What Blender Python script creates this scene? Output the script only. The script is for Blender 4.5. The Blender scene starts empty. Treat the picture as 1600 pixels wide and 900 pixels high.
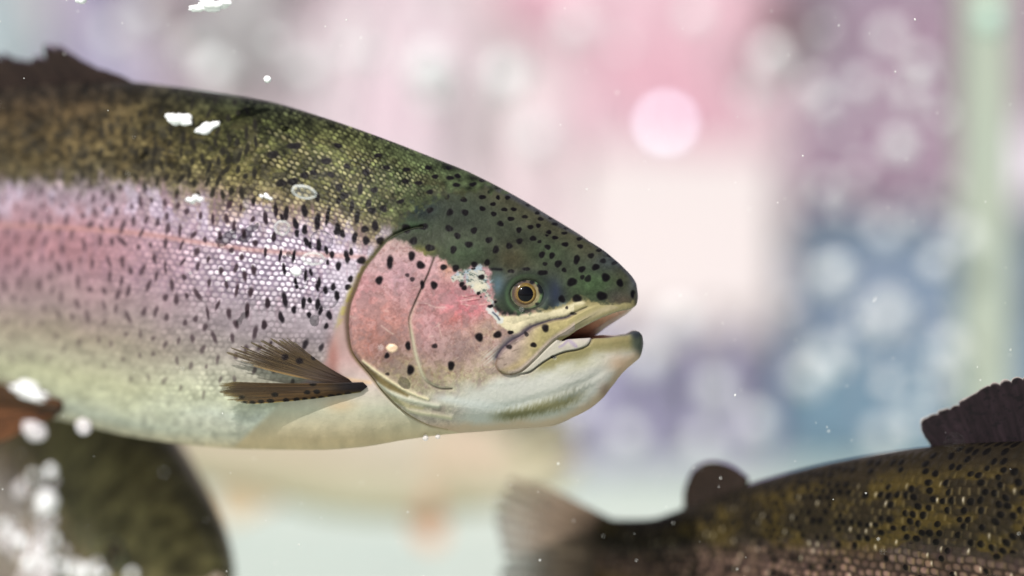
import bpy, bmesh, math, random
import numpy as np
from mathutils import Vector, Matrix, Euler

scene = bpy.context.scene
COL = scene.collection
K = 0.0003            # metres per unit of the trout drawing
SL = 0.000225         # tangent per photo pixel for the 100 mm lens
D0 = K / SL           # 1.333 m: distance of the main trout's mid plane

# ---------------------------------------------------------------- camera ----
cam = bpy.data.cameras.new('camera'); cam_o = bpy.data.objects.new('camera', cam); COL.objects.link(cam_o)
cam_o.location = (0, 0, 0); cam_o.rotation_euler = (math.radians(90), 0, 0)
cam.lens = 100; cam.sensor_width = 36; cam.clip_start = .02; cam.clip_end = 100
cam.dof.use_dof = True; cam.dof.focus_distance = 1.315; cam.dof.aperture_fstop = 1.9; cam.dof.aperture_blades = 0
scene.camera = cam_o
# ------------------------------------------------------------ sky and sun ----
SUN_AZ, SUN_EL = math.radians(17), math.radians(44)        # to the left behind the camera, high
S = Vector((-math.sin(SUN_AZ) * math.cos(SUN_EL), -math.cos(SUN_AZ) * math.cos(SUN_EL), math.sin(SUN_EL)))
world = bpy.data.worlds.new('World'); scene.world = world; world.use_nodes = True
nt = world.node_tree; bg = nt.nodes['Background']
sky = nt.nodes.new('ShaderNodeTexSky'); sky.sky_type = 'NISHITA'; sky.sun_disc = False
sky.sun_elevation = SUN_EL; sky.sun_rotation = math.atan2(S.x, S.y)
sky.air_density = .6; sky.dust_density = 3.0; sky.ozone_density = .6
nt.links.new(sky.outputs[0], bg.inputs[0]); bg.inputs[1].default_value = .075
sun = bpy.data.lights.new('sun', 'SUN'); sun.energy = 4.3; sun.angle = math.radians(.5); sun.color = (1, .965, .93)
sun_o = bpy.data.objects.new('sun', sun); COL.objects.link(sun_o); sun_o.location = S * 4
sun_o.rotation_euler = S.to_track_quat('Z', 'Y').to_euler()
scene.view_settings.view_transform = 'Standard'; scene.view_settings.look = 'None'
scene.view_settings.exposure = 0.12; scene.view_settings.gamma = 1
scene.render.engine = 'CYCLES'
scene.cycles.use_adaptive_sampling = False
scene.cycles.use_denoising = True
scene.cycles.max_bounces = 6; scene.cycles.diffuse_bounces = 3; scene.cycles.transparent_max_bounces = 8
scene.cycles.sample_clamp_indirect = 4

# --- PAINT BEGIN -----------------------------------------------------------
# numpy helpers: everything below works in the trout's own side-view frame
# (1 unit = 0.3 mm, snout at x = 996, tail at x = -890, y grows downwards)
def sstep(a, b, x):
    t = np.clip((x - a) / (b - a), 0, 1)
    return t * t * (3 - 2 * t)

def pchip(xs, ys):
    xs = np.array(xs, float); ys = np.array(ys, float)
    o = np.argsort(xs); xs = xs[o]; ys = ys[o]
    h = np.diff(xs); d = np.diff(ys) / h
    m = np.zeros_like(ys)
    for i in range(1, len(xs) - 1):
        if d[i - 1] * d[i] > 0:
            w1 = 2 * h[i] + h[i - 1]; w2 = h[i] + 2 * h[i - 1]
            m[i] = (w1 + w2) / (w1 / d[i - 1] + w2 / d[i])
    m[0] = d[0]; m[-1] = d[-1]
    def f(x):
        x = np.clip(np.asarray(x, float), xs[0], xs[-1])
        i = np.clip(np.searchsorted(xs, x) - 1, 0, len(xs) - 2)
        t = (x - xs[i]) / h[i]
        return ((1 + 2 * t) * (1 - t) ** 2 * ys[i] + t * (1 - t) ** 2 * h[i] * m[i]
                + t * t * (3 - 2 * t) * ys[i + 1] + t * t * (t - 1) * h[i] * m[i + 1])
    return f

_rt = np.random.RandomState(7).rand(256, 256).astype(np.float32)
def vnoise(x, y, seed=0):
    x = np.asarray(x, np.float32) + seed * 17.31; y = np.asarray(y, np.float32) + seed * 9.77
    xi = np.floor(x).astype(np.int32); yi = np.floor(y).astype(np.int32)
    fx = x - xi; fy = y - yi
    fx = fx * fx * (3 - 2 * fx); fy = fy * fy * (3 - 2 * fy)
    a = _rt[xi & 255, yi & 255]; b = _rt[(xi + 1) & 255, yi & 255]
    c = _rt[xi & 255, (yi + 1) & 255]; d = _rt[(xi + 1) & 255, (yi + 1) & 255]
    return (a * (1 - fx) + b * fx) * (1 - fy) + (c * (1 - fx) + d * fx) * fy

def fbm(x, y, seed=0, oct=4):
    s = 0; a = 1; tot = 0
    for i in range(oct):
        s = s + a * vnoise(x * 2 ** i, y * 2 ** i, seed + i * 3); tot += a; a *= .55
    return s / tot

def seg_dist(X, Y, pts):
    best = np.full(X.shape, 1e9, np.float32)
    for (x0, y0), (x1, y1) in zip(pts[:-1], pts[1:]):
        dx, dy = x1 - x0, y1 - y0
        t = np.clip(((X - x0) * dx + (Y - y0) * dy) / (dx * dx + dy * dy + 1e-9), 0, 1)
        best = np.minimum(best, (X - x0 - t * dx) ** 2 + (Y - y0 - t * dy) ** 2)
    return np.sqrt(best)

def inside(X, Y, poly):
    r = np.zeros(X.shape, bool)
    for (x0, y0), (x1, y1) in zip(poly, poly[1:] + poly[:1]):
        if y0 == y1: continue
        c = (y0 > Y) != (y1 > Y)
        r ^= c & (X < (x1 - x0) * (Y - y0) / (y1 - y0) + x0)
    return r

def sdf(X, Y, poly):          # > 0 inside
    d = seg_dist(X, Y, poly + poly[:1])
    return np.where(inside(X, Y, poly), d, -d)

def smooth_poly(pts, n=4, closed=False):      # Catmull-Rom
    p = [np.array(q, float) for q in pts]; out = []
    N = len(p)
    rng = range(N if closed else N - 1)
    for i in rng:
        p0 = p[(i - 1) % N] if closed or i > 0 else p[i]
        p1 = p[i]; p2 = p[(i + 1) % N]
        p3 = p[(i + 2) % N] if closed or i + 2 < N else p2
        for k in range(n):
            t = k / n
            q = .5 * ((2 * p1) + (p2 - p0) * t + (2 * p0 - 5 * p1 + 4 * p2 - p3) * t * t + (3 * p1 - p0 - 3 * p2 + p3) * t ** 3)
            out.append((q[0], q[1]))
    if not closed: out.append(tuple(p[-1]))
    return out

def C(r, g, b): return np.array([r, g, b], np.float32) / 255
def mix(col, c, m):
    m = m[..., None]
    return col * (1 - m) + c * m

# outlines of a trout
TOP = [(-660, 296), (-640, 299), (-560, 294), (-485, 270), (-332, 213), (-200, 176), (-30, 143), (60, 133), (150, 128), (200, 128), (260, 134), (350, 147),
       (420, 159), (500, 182), (560, 202), (620, 224), (668, 243), (696, 254), (724, 265), (756, 280), (800, 303), (833, 322),
       (862, 339.5), (886, 354), (909, 368.5), (932, 386), (949, 400), (971, 421), (982, 434), (991, 449), (994.6, 458), (996, 467)]
LIP_U = [(872, 532), (885, 523), (898.7, 514), (916.5, 505), (939.6, 494.5), (964.6, 486.5), (980, 484), (988, 480.5), (993, 475), (996, 467)]
LIP_L = [(872, 532), (898.7, 530.5), (925, 528.5), (947, 527), (964.6, 524), (979, 522), (987, 517.5), (992, 516.5), (997.5, 518), (1002, 523), (1004.6, 532)]
BOT = [(-660, 464), (-640, 462), (-560, 470), (-400, 510), (-200, 586), (-80, 622), (0, 641), (100, 656), (150, 668), (200, 680), (300, 695), (400, 702), (500, 703),
       (560, 699), (640, 686), (700, 678.5), (760, 674), (814, 669.6), (860, 666), (876, 661), (910, 643), (936, 622), (952, 601),
       (970, 578), (986, 564), (996.6, 555), (1001.5, 547), (1004, 540), (1004.6, 532)]
SEAM = [(-660, 380), (-560, 380), (-200, 372), (0, 385), (200, 400), (400, 420), (600, 460), (700, 490), (780, 517), (830, 526), (872, 532)]
WID = [(-660, 8), (-640, 14), (-560, 32), (-400, 55), (-200, 88), (0, 110), (200, 120), (400, 120), (560, 110), (650, 100), (740, 90),
       (820, 78), (872, 69), (930, 54), (965, 38), (985, 22), (993, 11), (996, 1)]
WIDL = [(850, 72), (872, 69), (920, 52), (960, 38), (985, 25), (997, 14), (1002, 8), (1004.6, 1)]

f_top, f_lipu, f_lipl, f_bot, f_seam, f_wid, f_widl = [pchip(*zip(*q)) for q in (TOP, LIP_U, LIP_L, BOT, SEAM, WID, WIDL)]

GILL = smooth_poly([(661, 354), (645, 356), (625, 363), (608, 373), (590, 393), (568, 422), (554, 456), (546, 478), (543, 505), (546, 538), (554, 558), (576, 584), (600, 614), (632, 644), (668, 664), (700, 672)])
PREOP = smooth_poly([(679, 404), (669, 430), (656, 458), (643, 488), (640, 502), (643, 522), (649, 552), (661, 587), (674, 599), (690, 605), (707, 605)])
RAY1 = smooth_poly([(568, 563), (586, 576), (606, 590), (626, 603), (650, 614), (668, 620)])
RAY2 = smooth_poly([(592, 598), (610, 610), (636, 620), (662, 626), (684, 630)])
RAY3 = smooth_poly([(636, 637), (658, 642), (680, 645), (704, 650)])
MAXTOP = smooth_poly([(915, 481), (900, 488), (891, 492.5), (882, 497), (864.5, 499.6), (847, 505), (829, 512), (815, 523), (797, 533), (783, 546), (776, 557)])
MAXBOT = smooth_poly([(776, 557), (773.5, 567), (777, 576), (785, 581.5), (799, 583), (813, 578), (825, 569), (840, 555), (854, 541), (868, 529), (885, 519), (900, 508.5), (917, 499), (940, 488), (964, 480)])
FOLD = smooth_poly([(799, 583), (817, 581.5), (829, 578), (847, 565), (864.5, 555), (882, 548.5), (900, 545), (918, 538), (925, 531)])
MAXPOLY = MAXTOP + MAXBOT[1:] + [(950, 476), (930, 476)]
FOLDPOLY = FOLD + [(900, 531), (876, 533), (868, 529), (854, 541), (840, 555), (825, 569), (813, 578)]
GREEN = [(606, 376), (628, 379), (640, 386), (652, 393), (668, 398), (684, 402), (698, 410), (712, 420), (724, 424), (738, 416), (752, 418), (764, 424),
         (768, 440), (768, 458), (774, 478), (784, 491), (800, 491), (818, 488), (840, 489), (858, 484), (876, 478), (890, 470), (905, 466), (920, 470),
         (945, 473), (970, 475), (998, 474), (1010, 440), (940, 360), (800, 270), (700, 220), (640, 220), (560, 150), (560, 300), (596, 350)]
CREAMPATCH = [(703, 430), (712, 424), (725, 424), (740, 409), (752, 410), (764, 418), (760, 428), (770, 456), (769, 474), (760, 473), (744, 462), (731, 452), (722, 446), (704, 440)]
STREAK = smooth_poly([(768, 488), (784, 493), (800, 492), (830, 489), (860, 485), (885, 477), (902, 471), (912, 474), (905, 483), (890, 491), (870, 496), (845, 501), (825, 508), (806, 520), (792, 516), (776, 502)], 3, True)
HEADEDGE = [(678, 246), (696, 272), (704, 290), (690, 300), (666, 306), (645, 318), (628, 340), (612, 362), (606, 376)]

SPOTS = []     # x, y, rx, ry, dark
def _sp(ox, oy, k, lst):
    for q in lst:
        SPOTS.append((ox + q[0] / k, oy + q[1] / k, q[2] / k / 2, q[3] / k / 2, q[4] if len(q) > 4 else 1.0))
_sp(620, 240, 5, [(388, 335, 52, 40), (522, 360, 54, 40), (595, 238, 48, 28, .8), (668, 340, 50, 36), (725, 300, 32, 28), (790, 343, 36, 34),
    (865, 343, 46, 30, .9), (752, 395, 42, 32), (668, 430, 48, 38), (757, 472, 48, 36), (840, 437, 46, 32), (912, 436, 46, 28), (890, 510, 50, 36),
    (810, 547, 50, 42), (258, 442, 52, 46), (415, 458, 54, 50), (533, 460, 54, 48), (75, 585, 68, 74), (208, 570, 70, 52), (408, 585, 62, 50),
    (472, 645, 52, 50), (602, 602, 52, 50), (558, 715, 56, 54), (715, 680, 52, 50), (438, 755, 52, 56), (768, 757, 50, 58), (872, 728, 46, 54),
    (953, 690, 48, 50), (953, 598, 46, 44), (128, 685, 66, 56), (255, 740, 70, 56), (113, 802, 56, 66), (183, 873, 70, 58), (362, 890, 50, 48),
    (455, 898, 56, 52), (600, 870, 52, 44), (700, 855, 46, 46), (405, 110, 52, 26, .8), (670, 208, 48, 22, .8), (785, 270, 46, 18, .8),
    (1025, 400, 44, 20, .8), (415, 193, 56, 36), (475, 178, 46, 26, .8), (460, 245, 56, 34), (260, 300, 72, 32), (300, 180, 60, 34), (245, 112, 60, 28),
    (170, 232, 60, 36), (65, 215, 60, 42), (75, 125, 46, 40), (30, 378, 52, 34), (5, 440, 40, 46)])
_sp(800, 300, 6.43, [(68, 383, 60, 54), (68, 503, 58, 62), (20, 173, 52, 38), (130, 248, 56, 40, .85), (185, 353, 56, 50), (265, 338, 56, 42),
    (255, 210, 56, 34, .9), (287, 270, 64, 38, .85), (163, 132, 56, 26, .8), (385, 265, 48, 22, .8), (432, 322, 62, 34, .85), (345, 443, 32, 28),
    (368, 408, 60, 44), (424, 468, 58, 44), (205, 475, 62, 60), (268, 510, 40, 36, .9), (522, 420, 58, 36, .9), (540, 365, 56, 22, .8),
    (522, 543, 62, 52), (663, 487, 62, 38, .9), (670, 567, 60, 44, .9), (347, 567, 60, 52), (288, 642, 62, 62), (388, 652, 60, 58),
    (773, 662, 58, 54, .85), (848, 615, 50, 34, .8), (320, 733, 46, 42, .85), (950, 670, 50, 30, .6), (1000, 740, 60, 34, .6)])
_sp(840, 400, 5.62, [(330, 45, 54, 76), (450, 15, 50, 44, .85), (170, 78, 60, 62), (222, 132, 46, 38, .9), (375, 127, 58, 54), (493, 112, 62, 56),
    (555, 62, 48, 44, .7), (30, 155, 84, 46, .9), (380, 195, 42, 38, .85), (428, 208, 54, 64, .85), (290, 235, 82, 74), (580, 200, 78, 66),
    (700, 248, 58, 62), (808, 340, 40, 62), (547, 355, 84, 78), (335, 375, 76, 70), (203, 380, 60, 62, .9), (57, 632, 62, 54), (300, 505, 52, 28, .7), (245, 455, 30, 26, .8)])
_sp(700, 380, 7.5, [(905, 312, 84, 44), (730, 335, 74, 48, .9), (300, 255, 80, 60), (288, 305, 50, 22), (385, 400, 70, 64), (448, 232, 58, 66), (155, 485, 66, 62), (185, 525, 60, 62),
    (350, 588, 44, 42), (378, 630, 22, 26), (548, 688, 32, 36), (490, 738, 70, 40), (1105, 355, 92, 58, .9)])
_sp(520, 360, 5, [(445, 248, 50, 96), (363, 390, 54, 70), (580, 350, 32, 34, .7), (618, 382, 36, 40, .75), (697, 423, 34, 66), (787, 428, 50, 68)])
_sp(520, 520, 5, [(585, 95, 44, 62), (423, 172, 38, 46), (605, 280, 60, 68), (428, 312, 30, 26, .7), (72, 220, 40, 44, .9), (793, 95, 42, 40, .8), (922, 245, 56, 64)])
_sp(740, 480, 5.62, [(45, 258, 66, 80), (205, 237, 70, 62), (318, 218, 48, 36), (617, 180, 64, 60), (515, 322, 52, 44), (455, 232, 36, 40, .8), (305, 340, 46, 40, .85), (690, 430, 60, 26, .8)])
BODY_SPOTS = []   # hand placed marks close to the gill cover
for q in [(372, 83, 60, 60), (225, 235, 80, 56), (138, 380, 40, 50), (117, 443, 46, 48), (30, 510, 34, 74), (45, 278, 40, 64), (100, 190, 26, 70), (143, 170, 28, 56), (118, 225, 30, 56),
          (262, 80, 42, 74), (170, 55, 36, 80), (75, 30, 36, 66), (5, 440, 34, 60), (25, 15, 36, 44)]:
    BODY_SPOTS.append((520 + q[0] / 5, 360 + q[1] / 5, q[2] / 10, q[3] / 10))
for q in [(470, 25, 36, 66), (535, 10, 40, 40), (555, 100, 46, 80), (585, 130, 36, 60), (665, 130, 44, 110), (730, 172, 34, 80), (780, 212, 38, 74), (742, 282, 28, 48), (835, 312, 44, 80),
          (910, 230, 40, 110), (950, 190, 34, 64), (595, 370, 28, 70), (548, 400, 28, 110), (665, 460, 36, 110), (650, 500, 30, 70), (722, 525, 40, 70), (790, 500, 40, 64), (825, 575, 44, 76),
          (530, 635, 40, 100), (585, 615, 36, 56), (655, 650, 44, 110), (680, 705, 36, 80), (445, 697, 42, 70), (578, 742, 36, 64), (755, 745, 48, 90), (730, 840, 36, 56), (365, 610, 44, 130),
          (215, 640, 46, 90), (335, 765, 44, 110), (460, 450, 30, 60), (470, 495, 36, 36), (360, 340, 30, 110), (325, 220, 26, 110), (445, 230, 28, 120), (270, 60, 36, 100), (195, 190, 26, 80), (35, 700, 40, 130), (185, 830, 50, 80)]:
    BODY_SPOTS.append((380 + q[0] / 5.62, 360 + q[1] / 5.62, q[2] / 11.2, q[3] / 11.2))
for q in [(75, 605, 36, 110), (155, 540, 32, 130), (235, 570, 40, 110), (205, 600, 30, 60), (310, 650, 40, 110), (320, 720, 34, 54), (380, 550, 44, 110), (380, 695, 44, 76), (480, 630, 46, 130),
          (560, 590, 28, 160), (640, 690, 50, 100), (675, 725, 40, 66), (770, 755, 42, 84), (860, 780, 50, 76), (850, 690, 56, 60), (790, 595, 40, 100), (750, 510, 36, 90), (690, 430, 60, 60),
          (645, 470, 36, 50), (815, 380, 40, 90), (880, 490, 50, 60), (905, 545, 56, 56), (995, 530, 60, 52), (930, 665, 54, 80), (970, 780, 60, 60), (925, 385, 50, 50), (650, 365, 60, 60), (550, 160, 80, 50),
          (480, 440, 40, 80), (290, 320, 80, 60), (195, 330, 90, 56), (130, 110, 110, 60), (300, 40, 110, 50), (450, 250, 50, 46), (380, 270, 70, 50), (585, 265, 60, 46), (710, 200, 44, 44), (640, 40, 60, 40), (860, 245, 60, 50)]:
    BODY_SPOTS.append((400 + q[0] / 5, 220 + q[1] / 5, q[2] / 10, q[3] / 10))

for q in [(701, 262), (754, 281), (703, 278), (713, 289), (672, 300), (680, 276), (669, 262), (654, 286), (633, 283), (635, 265), (626, 315), (715, 275), (739, 288), (604, 262), (590, 243)]:
    BODY_SPOTS.append((q[0], q[1], 5.6, 3.4))
T_STOPS = [0, .07, .2, .265, .3, .335, .39, .44, .5, .57, .66, .74, .8, .86, .91, .965, 1]
COL_L = np.array([(46, 40, 34), (66, 55, 40), (86, 75, 52), (86, 79, 60), (150, 136, 140), (164, 144, 156), (170, 138, 147), (168, 128, 136), (166, 124, 131), (162, 130, 137),
                  (158, 138, 137), (158, 146, 130), (176, 170, 148), (196, 194, 162), (208, 207, 176), (211, 211, 194), (218, 204, 178)], np.float32) / 255
COL_R = np.array([(44, 48, 38), (62, 66, 38), (88, 86, 54), (108, 100, 72), (130, 116, 94), (156, 138, 130), (196, 184, 198), (206, 194, 206), (200, 190, 203), (176, 164, 173),
                  (152, 140, 146), (162, 153, 148), (190, 188, 170), (206, 208, 184), (214, 218, 206), (222, 216, 196), (226, 202, 170)], np.float32) / 255

def banded(t, tab):
    o = np.empty(t.shape + (3,), np.float32)
    for c in range(3): o[..., c] = np.interp(t, T_STOPS, tab[:, c])
    return o

def paint(X, Y, style='main', detail=1.0):
    """colour (sRGB), outward relief (units) and roughness of a trout's skin at side-view points X, Y"""
    X = X.astype(np.float32); Y = Y.astype(np.float32)
    top = f_top(X); bot = f_bot(X)
    t = np.clip((Y - top) / np.maximum(bot - top, 5), 0, 1).astype(np.float32)
    rs = np.random.RandomState(11)
    # ---- scaled flank --------------------------------------------------
    wob = (fbm(X / 60, Y / 60, 5) - .5)
    wob2 = (fbm(X / 9, Y / 22, 8) - .5)
    tt = np.clip(t + .05 * wob * sstep(0, .1, t) * sstep(1, .9, t) + .085 * wob2 * sstep(.1, .25, t) * sstep(.6, .4, t) + .03 * (fbm(X / 30, Y / 60, 9) - .5) * sstep(.1, .25, t) * sstep(.6, .4, t), 0, 1)
    r = sstep(120, 430, X + 60 * wob)[..., None]
    col = banded(tt, COL_L) * (1 - r) + banded(tt, COL_R) * r
    sh = sstep(380, 560, X) * sstep(.36, .2, t)
    col = mix(col, C(84, 86, 54), .7 * sh)
    col = mix(col, C(66, 74, 54), sstep(610, 720, X) * .8)
    col = mix(col, C(64, 76, 52), sstep(520, 640, X + 40 * wob) * sstep(.34, .24, t) * .55)
    # mottling
    mot = fbm(X / 10, Y / 8, 21, 5) - .5
    backm = sstep(.36, .2, t)
    col *= (1 + mot * (1.35 * backm + .36))[..., None] * (1 - .08 * backm)[..., None]
    mot2 = fbm(X / 40, Y / 28, 31) - .5
    col *= (1 + mot2 * (.5 * backm + .12))[..., None]
    gold = sstep(.5, .62, fbm(X / 26, Y / 17, 77)) * backm * sstep(.03, .1, t)
    col = mix(col, C(122, 102, 64), gold * .16)
    dk = sstep(.54, .66, fbm(X / 12, Y / 13, 57)) * backm * sstep(.06, .14, t)
    col = mix(col, C(52, 50, 46), dk * .5)
    vst = sstep(.54, .72, fbm(X / 7, Y / 30, 91)) * sstep(.24, .3, t) * sstep(.7, .5, t)
    col = mix(col, C(150, 118, 132), vst * .4)
    lil = sstep(.5, .65, fbm(X / 18, Y / 30, 92)) * sstep(.27, .31, t) * sstep(.42, .36, t)
    col = mix(col, C(200, 188, 210), lil * .55)
    # scales
    big = 1.4 if style == 'dark' else 1.0
    p = big * np.interp(X, [-660, -200, 250, 420, 520, 620, 700], [8.5, 11, 11.5, 10.5, 9, 7.6, 6.6]).astype(np.float32)
    gx = np.linspace(-700, 760, 1461)
    gp = big * np.interp(gx, [-660, -200, 250, 420, 520, 620, 700], [8.5, 11, 11.5, 10.5, 9, 7.6, 6.6])
    U = np.interp(X, gx, np.cumsum(1 / gp)).astype(np.float32)
    mid = (f_top(X) * .56 + f_bot(X) * .44)
    V = ((Y - mid) / (p * .78)).astype(np.float32) + .25 * wob
    U = U + .16 * (Y - mid) / p * np.sign(Y - mid) * .5
    U = U + 0.8 * (fbm(X / 48, Y / 48, 101, 2) - .5); V = V + 0.8 * (fbm(X / 48, Y / 48, 105, 2) - .5)
    row = np.floor(V); fv = V - row - .5
    uu = U + .5 * (row % 2); ci = np.floor(uu); fu = uu - ci - .5
    h1 = _rt[(ci.astype(int) * 7 + 13) & 255, (row.astype(int) * 5 + 3) & 255]
    h2 = _rt[(ci.astype(int) * 3 + 91) & 255, (row.astype(int) * 11 + 57) & 255]
    jx = .26 * (_rt[(ci.astype(int) * 5 + 31) & 255, (row.astype(int) * 13 + 7) & 255] - .5); jy = .22 * (_rt[(ci.astype(int) * 17 + 5) & 255, (row.astype(int) * 3 + 77) & 255] - .5)
    rr = np.sqrt(((fu - jx) * 1.1) ** 2 + ((fv - jy) * 1.0) ** 2) * (1 + .3 * (h2 - .5))
    edge = sstep(.2, .6, rr)
    sc = sstep(.97, .84, t) * sstep(640, 600, X - .6 * (300 - Y) * (Y < 330)) * detail
    hd = sdf(X, Y, [(700, 230), (790, 290), (752, 290), (716, 297), (690, 303), (666, 309), (645, 320), (628, 340), (612, 362), (600, 378), (572, 408), (556, 434), (536, 480), (522, 520), (512, 560), (300, 760), (-900, 760), (-900, 0), (700, 0)])
    sc = sstep(.985, .86, t) * sstep(-1, 5, hd) * detail * (1 - .85 * sstep(640, 740, X)) * (.4 + .6 * sstep(0, 70, hd))
    lite = sstep(.2, .36, t) * sstep(.75, .55, t)
    bright = (1 - edge) * (.25 + .75 * h1)
    shoulder = sstep(330, 470, X)
    farf = .3 + .7 * sstep(150, 400, X)
    patch = .35 + .3 * sstep(400, 480, X) + (1.0 - .3 * sstep(400, 480, X)) * sstep(.36, .62, fbm(X / 34, Y / 24, 111, 3))
    patch = 1.15 + 0 * patch if style == 'dark' else patch
    lowf = patch * (1 - .55 * sstep(.56, .62, t) * (style == 'main'))
    amp = sc * (.42 + .38 * shoulder * (1 - lite)) * sstep(1, .8, t) * (farf if style == 'main' else 1) * lowf
    col *= (1 + amp * (bright * .95 - .38))[..., None]
    rel = sc * (1.0 - np.minimum(rr * 1.7, 1) ** 2) * p * .075 * (.35 + .65 * sstep(.95, .75, t)) * lowf * (farf if style == 'main' else 1)
    painted_glint = (1 - edge) * sstep(.32, .85, .65 * h1 + .35 * fbm(X / 16, Y / 9, 141)) * sc * sstep(.345, .4, t) * sstep(.6, .5, t) * sstep(280, 380, X) * sstep(540, 480, X)
    col = mix(col, C(88, 74, 94), edge * sc * sstep(.345, .4, t) * sstep(.6, .5, t) * sstep(280, 380, X) * sstep(545, 500, X) * .34)
    col = mix(col, C(252, 248, 253), painted_glint * .92)  # white sun glints on the flank scales, painted into their colour
    gsh = (1 - edge) * sstep(.35, .9, h2) * sc * shoulder * sstep(.04, .12, t) * sstep(.4, .3, t)
    col = mix(col, C(206, 194, 156), gsh * .5)
    vio = edge * lite * sc * sstep(100, 300, X)
    col = mix(col, C(120, 98, 130), vio * .22 * sstep(.62, .55, t))
    if style == 'dark':
        b2 = sstep(.42, .3, t)
        col = mix(col, C(40, 34, 24), b2 * .85)
        col = mix(col, C(84, 70, 32), b2 * sstep(.42, .6, fbm(X / 50, Y / 30, 14)) * .7 * sstep(.04, .12, t))
        pk = sstep(.3, .36, t)
        col = mix(col, C(88, 70, 56), pk * .8)
        col *= (1 + pk * sc * ((1 - edge) * (.2 + .6 * h1) - .38))[..., None]
        col = mix(col, C(116, 88, 46), sstep(.5, .62, t) * .6)
        hole = (1 - sstep(.34, .5, rr))
        dkc = (h2 > np.where(t < .3, .45, .84)) * hole * sc
        col = mix(col, C(14, 12, 11), dkc * .94)
        rim = np.exp(-((fu - .33) / .13) ** 2) * sstep(.5, .3, abs(fv)) * sc * sstep(.1, .9, h1) * sstep(.05, .15, t)
        col = mix(col, C(140, 124, 80), rim * .4)
        glint = np.exp(-((fu - .3) / .09) ** 2 - ((fv + .1) / .3) ** 2) * (h1 > .90) * sc * sstep(.08, .16, t)
        col = mix(col, C(225, 215, 195), glint * .7)
        rel *= 1.35
    # lateral line
    ll = pchip([-640, -300, 0, 120, 220, 300, 400, 500, 575], [382, 372, 352, 357, 365, 377, 391, 398, 402])
    ld = np.abs(Y - ll(X))
    lm = np.exp(-(ld / 4.5) ** 2) * (X < 575) * sstep(590, 560, X)
    col = mix(col, C(188, 140, 132), lm * .6 * (style == 'main'))
    # black marks on the flank
    m = np.zeros(X.shape, np.float32)
    order = np.argsort(X.ravel(), kind='stable'); xsort = X.ravel()[order]; yflat = Y.ravel(); xflat = X.ravel(); mflat = m.reshape(-1)
    def mark(x, y, rx, ry, dark=1.0, ang=0.0, soft=.28):
        R = max(rx, ry) * 1.5 + 2
        s = order[np.searchsorted(xsort, x - R):np.searchsorted(xsort, x + R)]
        if not len(s): return
        s = s[np.abs(yflat[s] - y) < R]
        if not len(s): return
        xs = xflat[s] - x; ys = yflat[s] - y
        ca, sa = math.cos(ang), math.sin(ang)
        a = xs * ca + ys * sa; b = -xs * sa + ys * ca
        ph = x * .37 + y * .61
        th = np.arctan2(b, a)
        wv = 1 + .10 * np.sin(2 * th + ph) + .07 * np.sin(3 * th + ph * 1.7)
        q = np.sqrt((a / rx) ** 2 + (b / ry) ** 2) / wv
        mflat[s] = np.maximum(mflat[s], dark * sstep(1 + soft, 1 - soft, q))
    pts = []
    for x, y, rx, ry in BODY_SPOTS:
        pts.append((x, y))
        mark(x, y, rx * .95 + .3, ry * .95, .93, (rs.rand() - .5) * .5, .35)
    for k in range(9000):
        x = rs.uniform(-640, 640); tq = rs.rand() ** .8 * .86
        y = float(f_top(x) + tq * (f_bot(x) - f_top(x)))
        keep = np.interp(tq, [0, .1, .3, .62, .72, .8, .86], [.7, .9, 1, 1, .8, .45, .1])
        if rs.rand() > keep: continue
        if x > 385 and y < 535 and pts and x > 400: continue
        if x > 520 - max(0, (y - 480)) * .2: continue
        dmin = np.interp(tq, [0, .3, .7, .9], [13, 14, 17, 26])
        if any(abs(q[0] - x) < dmin and (q[0] - x) ** 2 + ((q[1] - y) * .75) ** 2 < dmin ** 2 for q in pts): continue
        pts.append((x, y))
        fade = np.interp(x, [0, 180, 330, 420], [.52, .64, .86, .95]) * np.interp(tq, [0, .6, .76, .86], [1, 1, .62, .4])
        if style == 'dark': fade *= .5
        rx = rs.uniform(2.2, 4.2); ry = rs.uniform(4.5, 10.5) * (1 - .3 * (tq > .7))
        mark(x, y, rx, ry, fade, rs.normal(.1, .25), .5)
    m *= (1 - .25 * sstep(.2, .6, _rt[(X * .6).astype(int) & 255, (Y * .6).astype(int) & 255]) * 0)
    dark = np.where(t[..., None] < .3, C(34, 32, 28), C(56, 42, 48)) * (1 - sstep(380, 470, X))[..., None] + C(16, 13, 18) * sstep(380, 470, X)[..., None]
    col = mix(col, dark, m)
    rel *= (1 - .5 * m)
    gloss = .50 - .14 * sc * lite * patch + 0 * t
    # ---- shoulder girdle between flank and gill cover ------------------
    gd = seg_dist(X, Y, GILL)
    ing = inside(X, Y, GILL + [(720, 677), (760, 690), (1100, 720), (1100, 250), (830, 300), (760, 306), (716, 312), (690, 318), (668, 332)])
    girdle = sstep(5, -6, hd) * (~ing) * sstep(400, 440, Y) * (X < 760)
    gcol = np.empty(X.shape + (3,), np.float32)
    gy = [380, 430, 500, 560, 596, 640, 690]
    gc = np.array([(120, 112, 80), (168, 150, 128), (170, 146, 140), (186, 154, 152), (206, 188, 182), (208, 206, 184), (222, 196, 158)], np.float32) / 255
    for c in range(3): gcol[..., c] = np.interp(Y, gy, gc[:, c])
    gcol *= (1 + .16 * (fbm(X / 14, Y / 20, 41) - .5))[..., None]
    hb = sstep(690, 560, X) * (~ing)
    fleshy = (~ing) * sstep(512, 560, X) * sstep(560, 600, Y)
    col = mix(col, gcol, girdle)
    col = mix(col, gcol, fleshy * .8)
    col = mix(col, C(150, 96, 86), np.exp(-((X - 520) / 10) ** 2 - ((Y - 560) / 34) ** 2) * .6)
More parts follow.
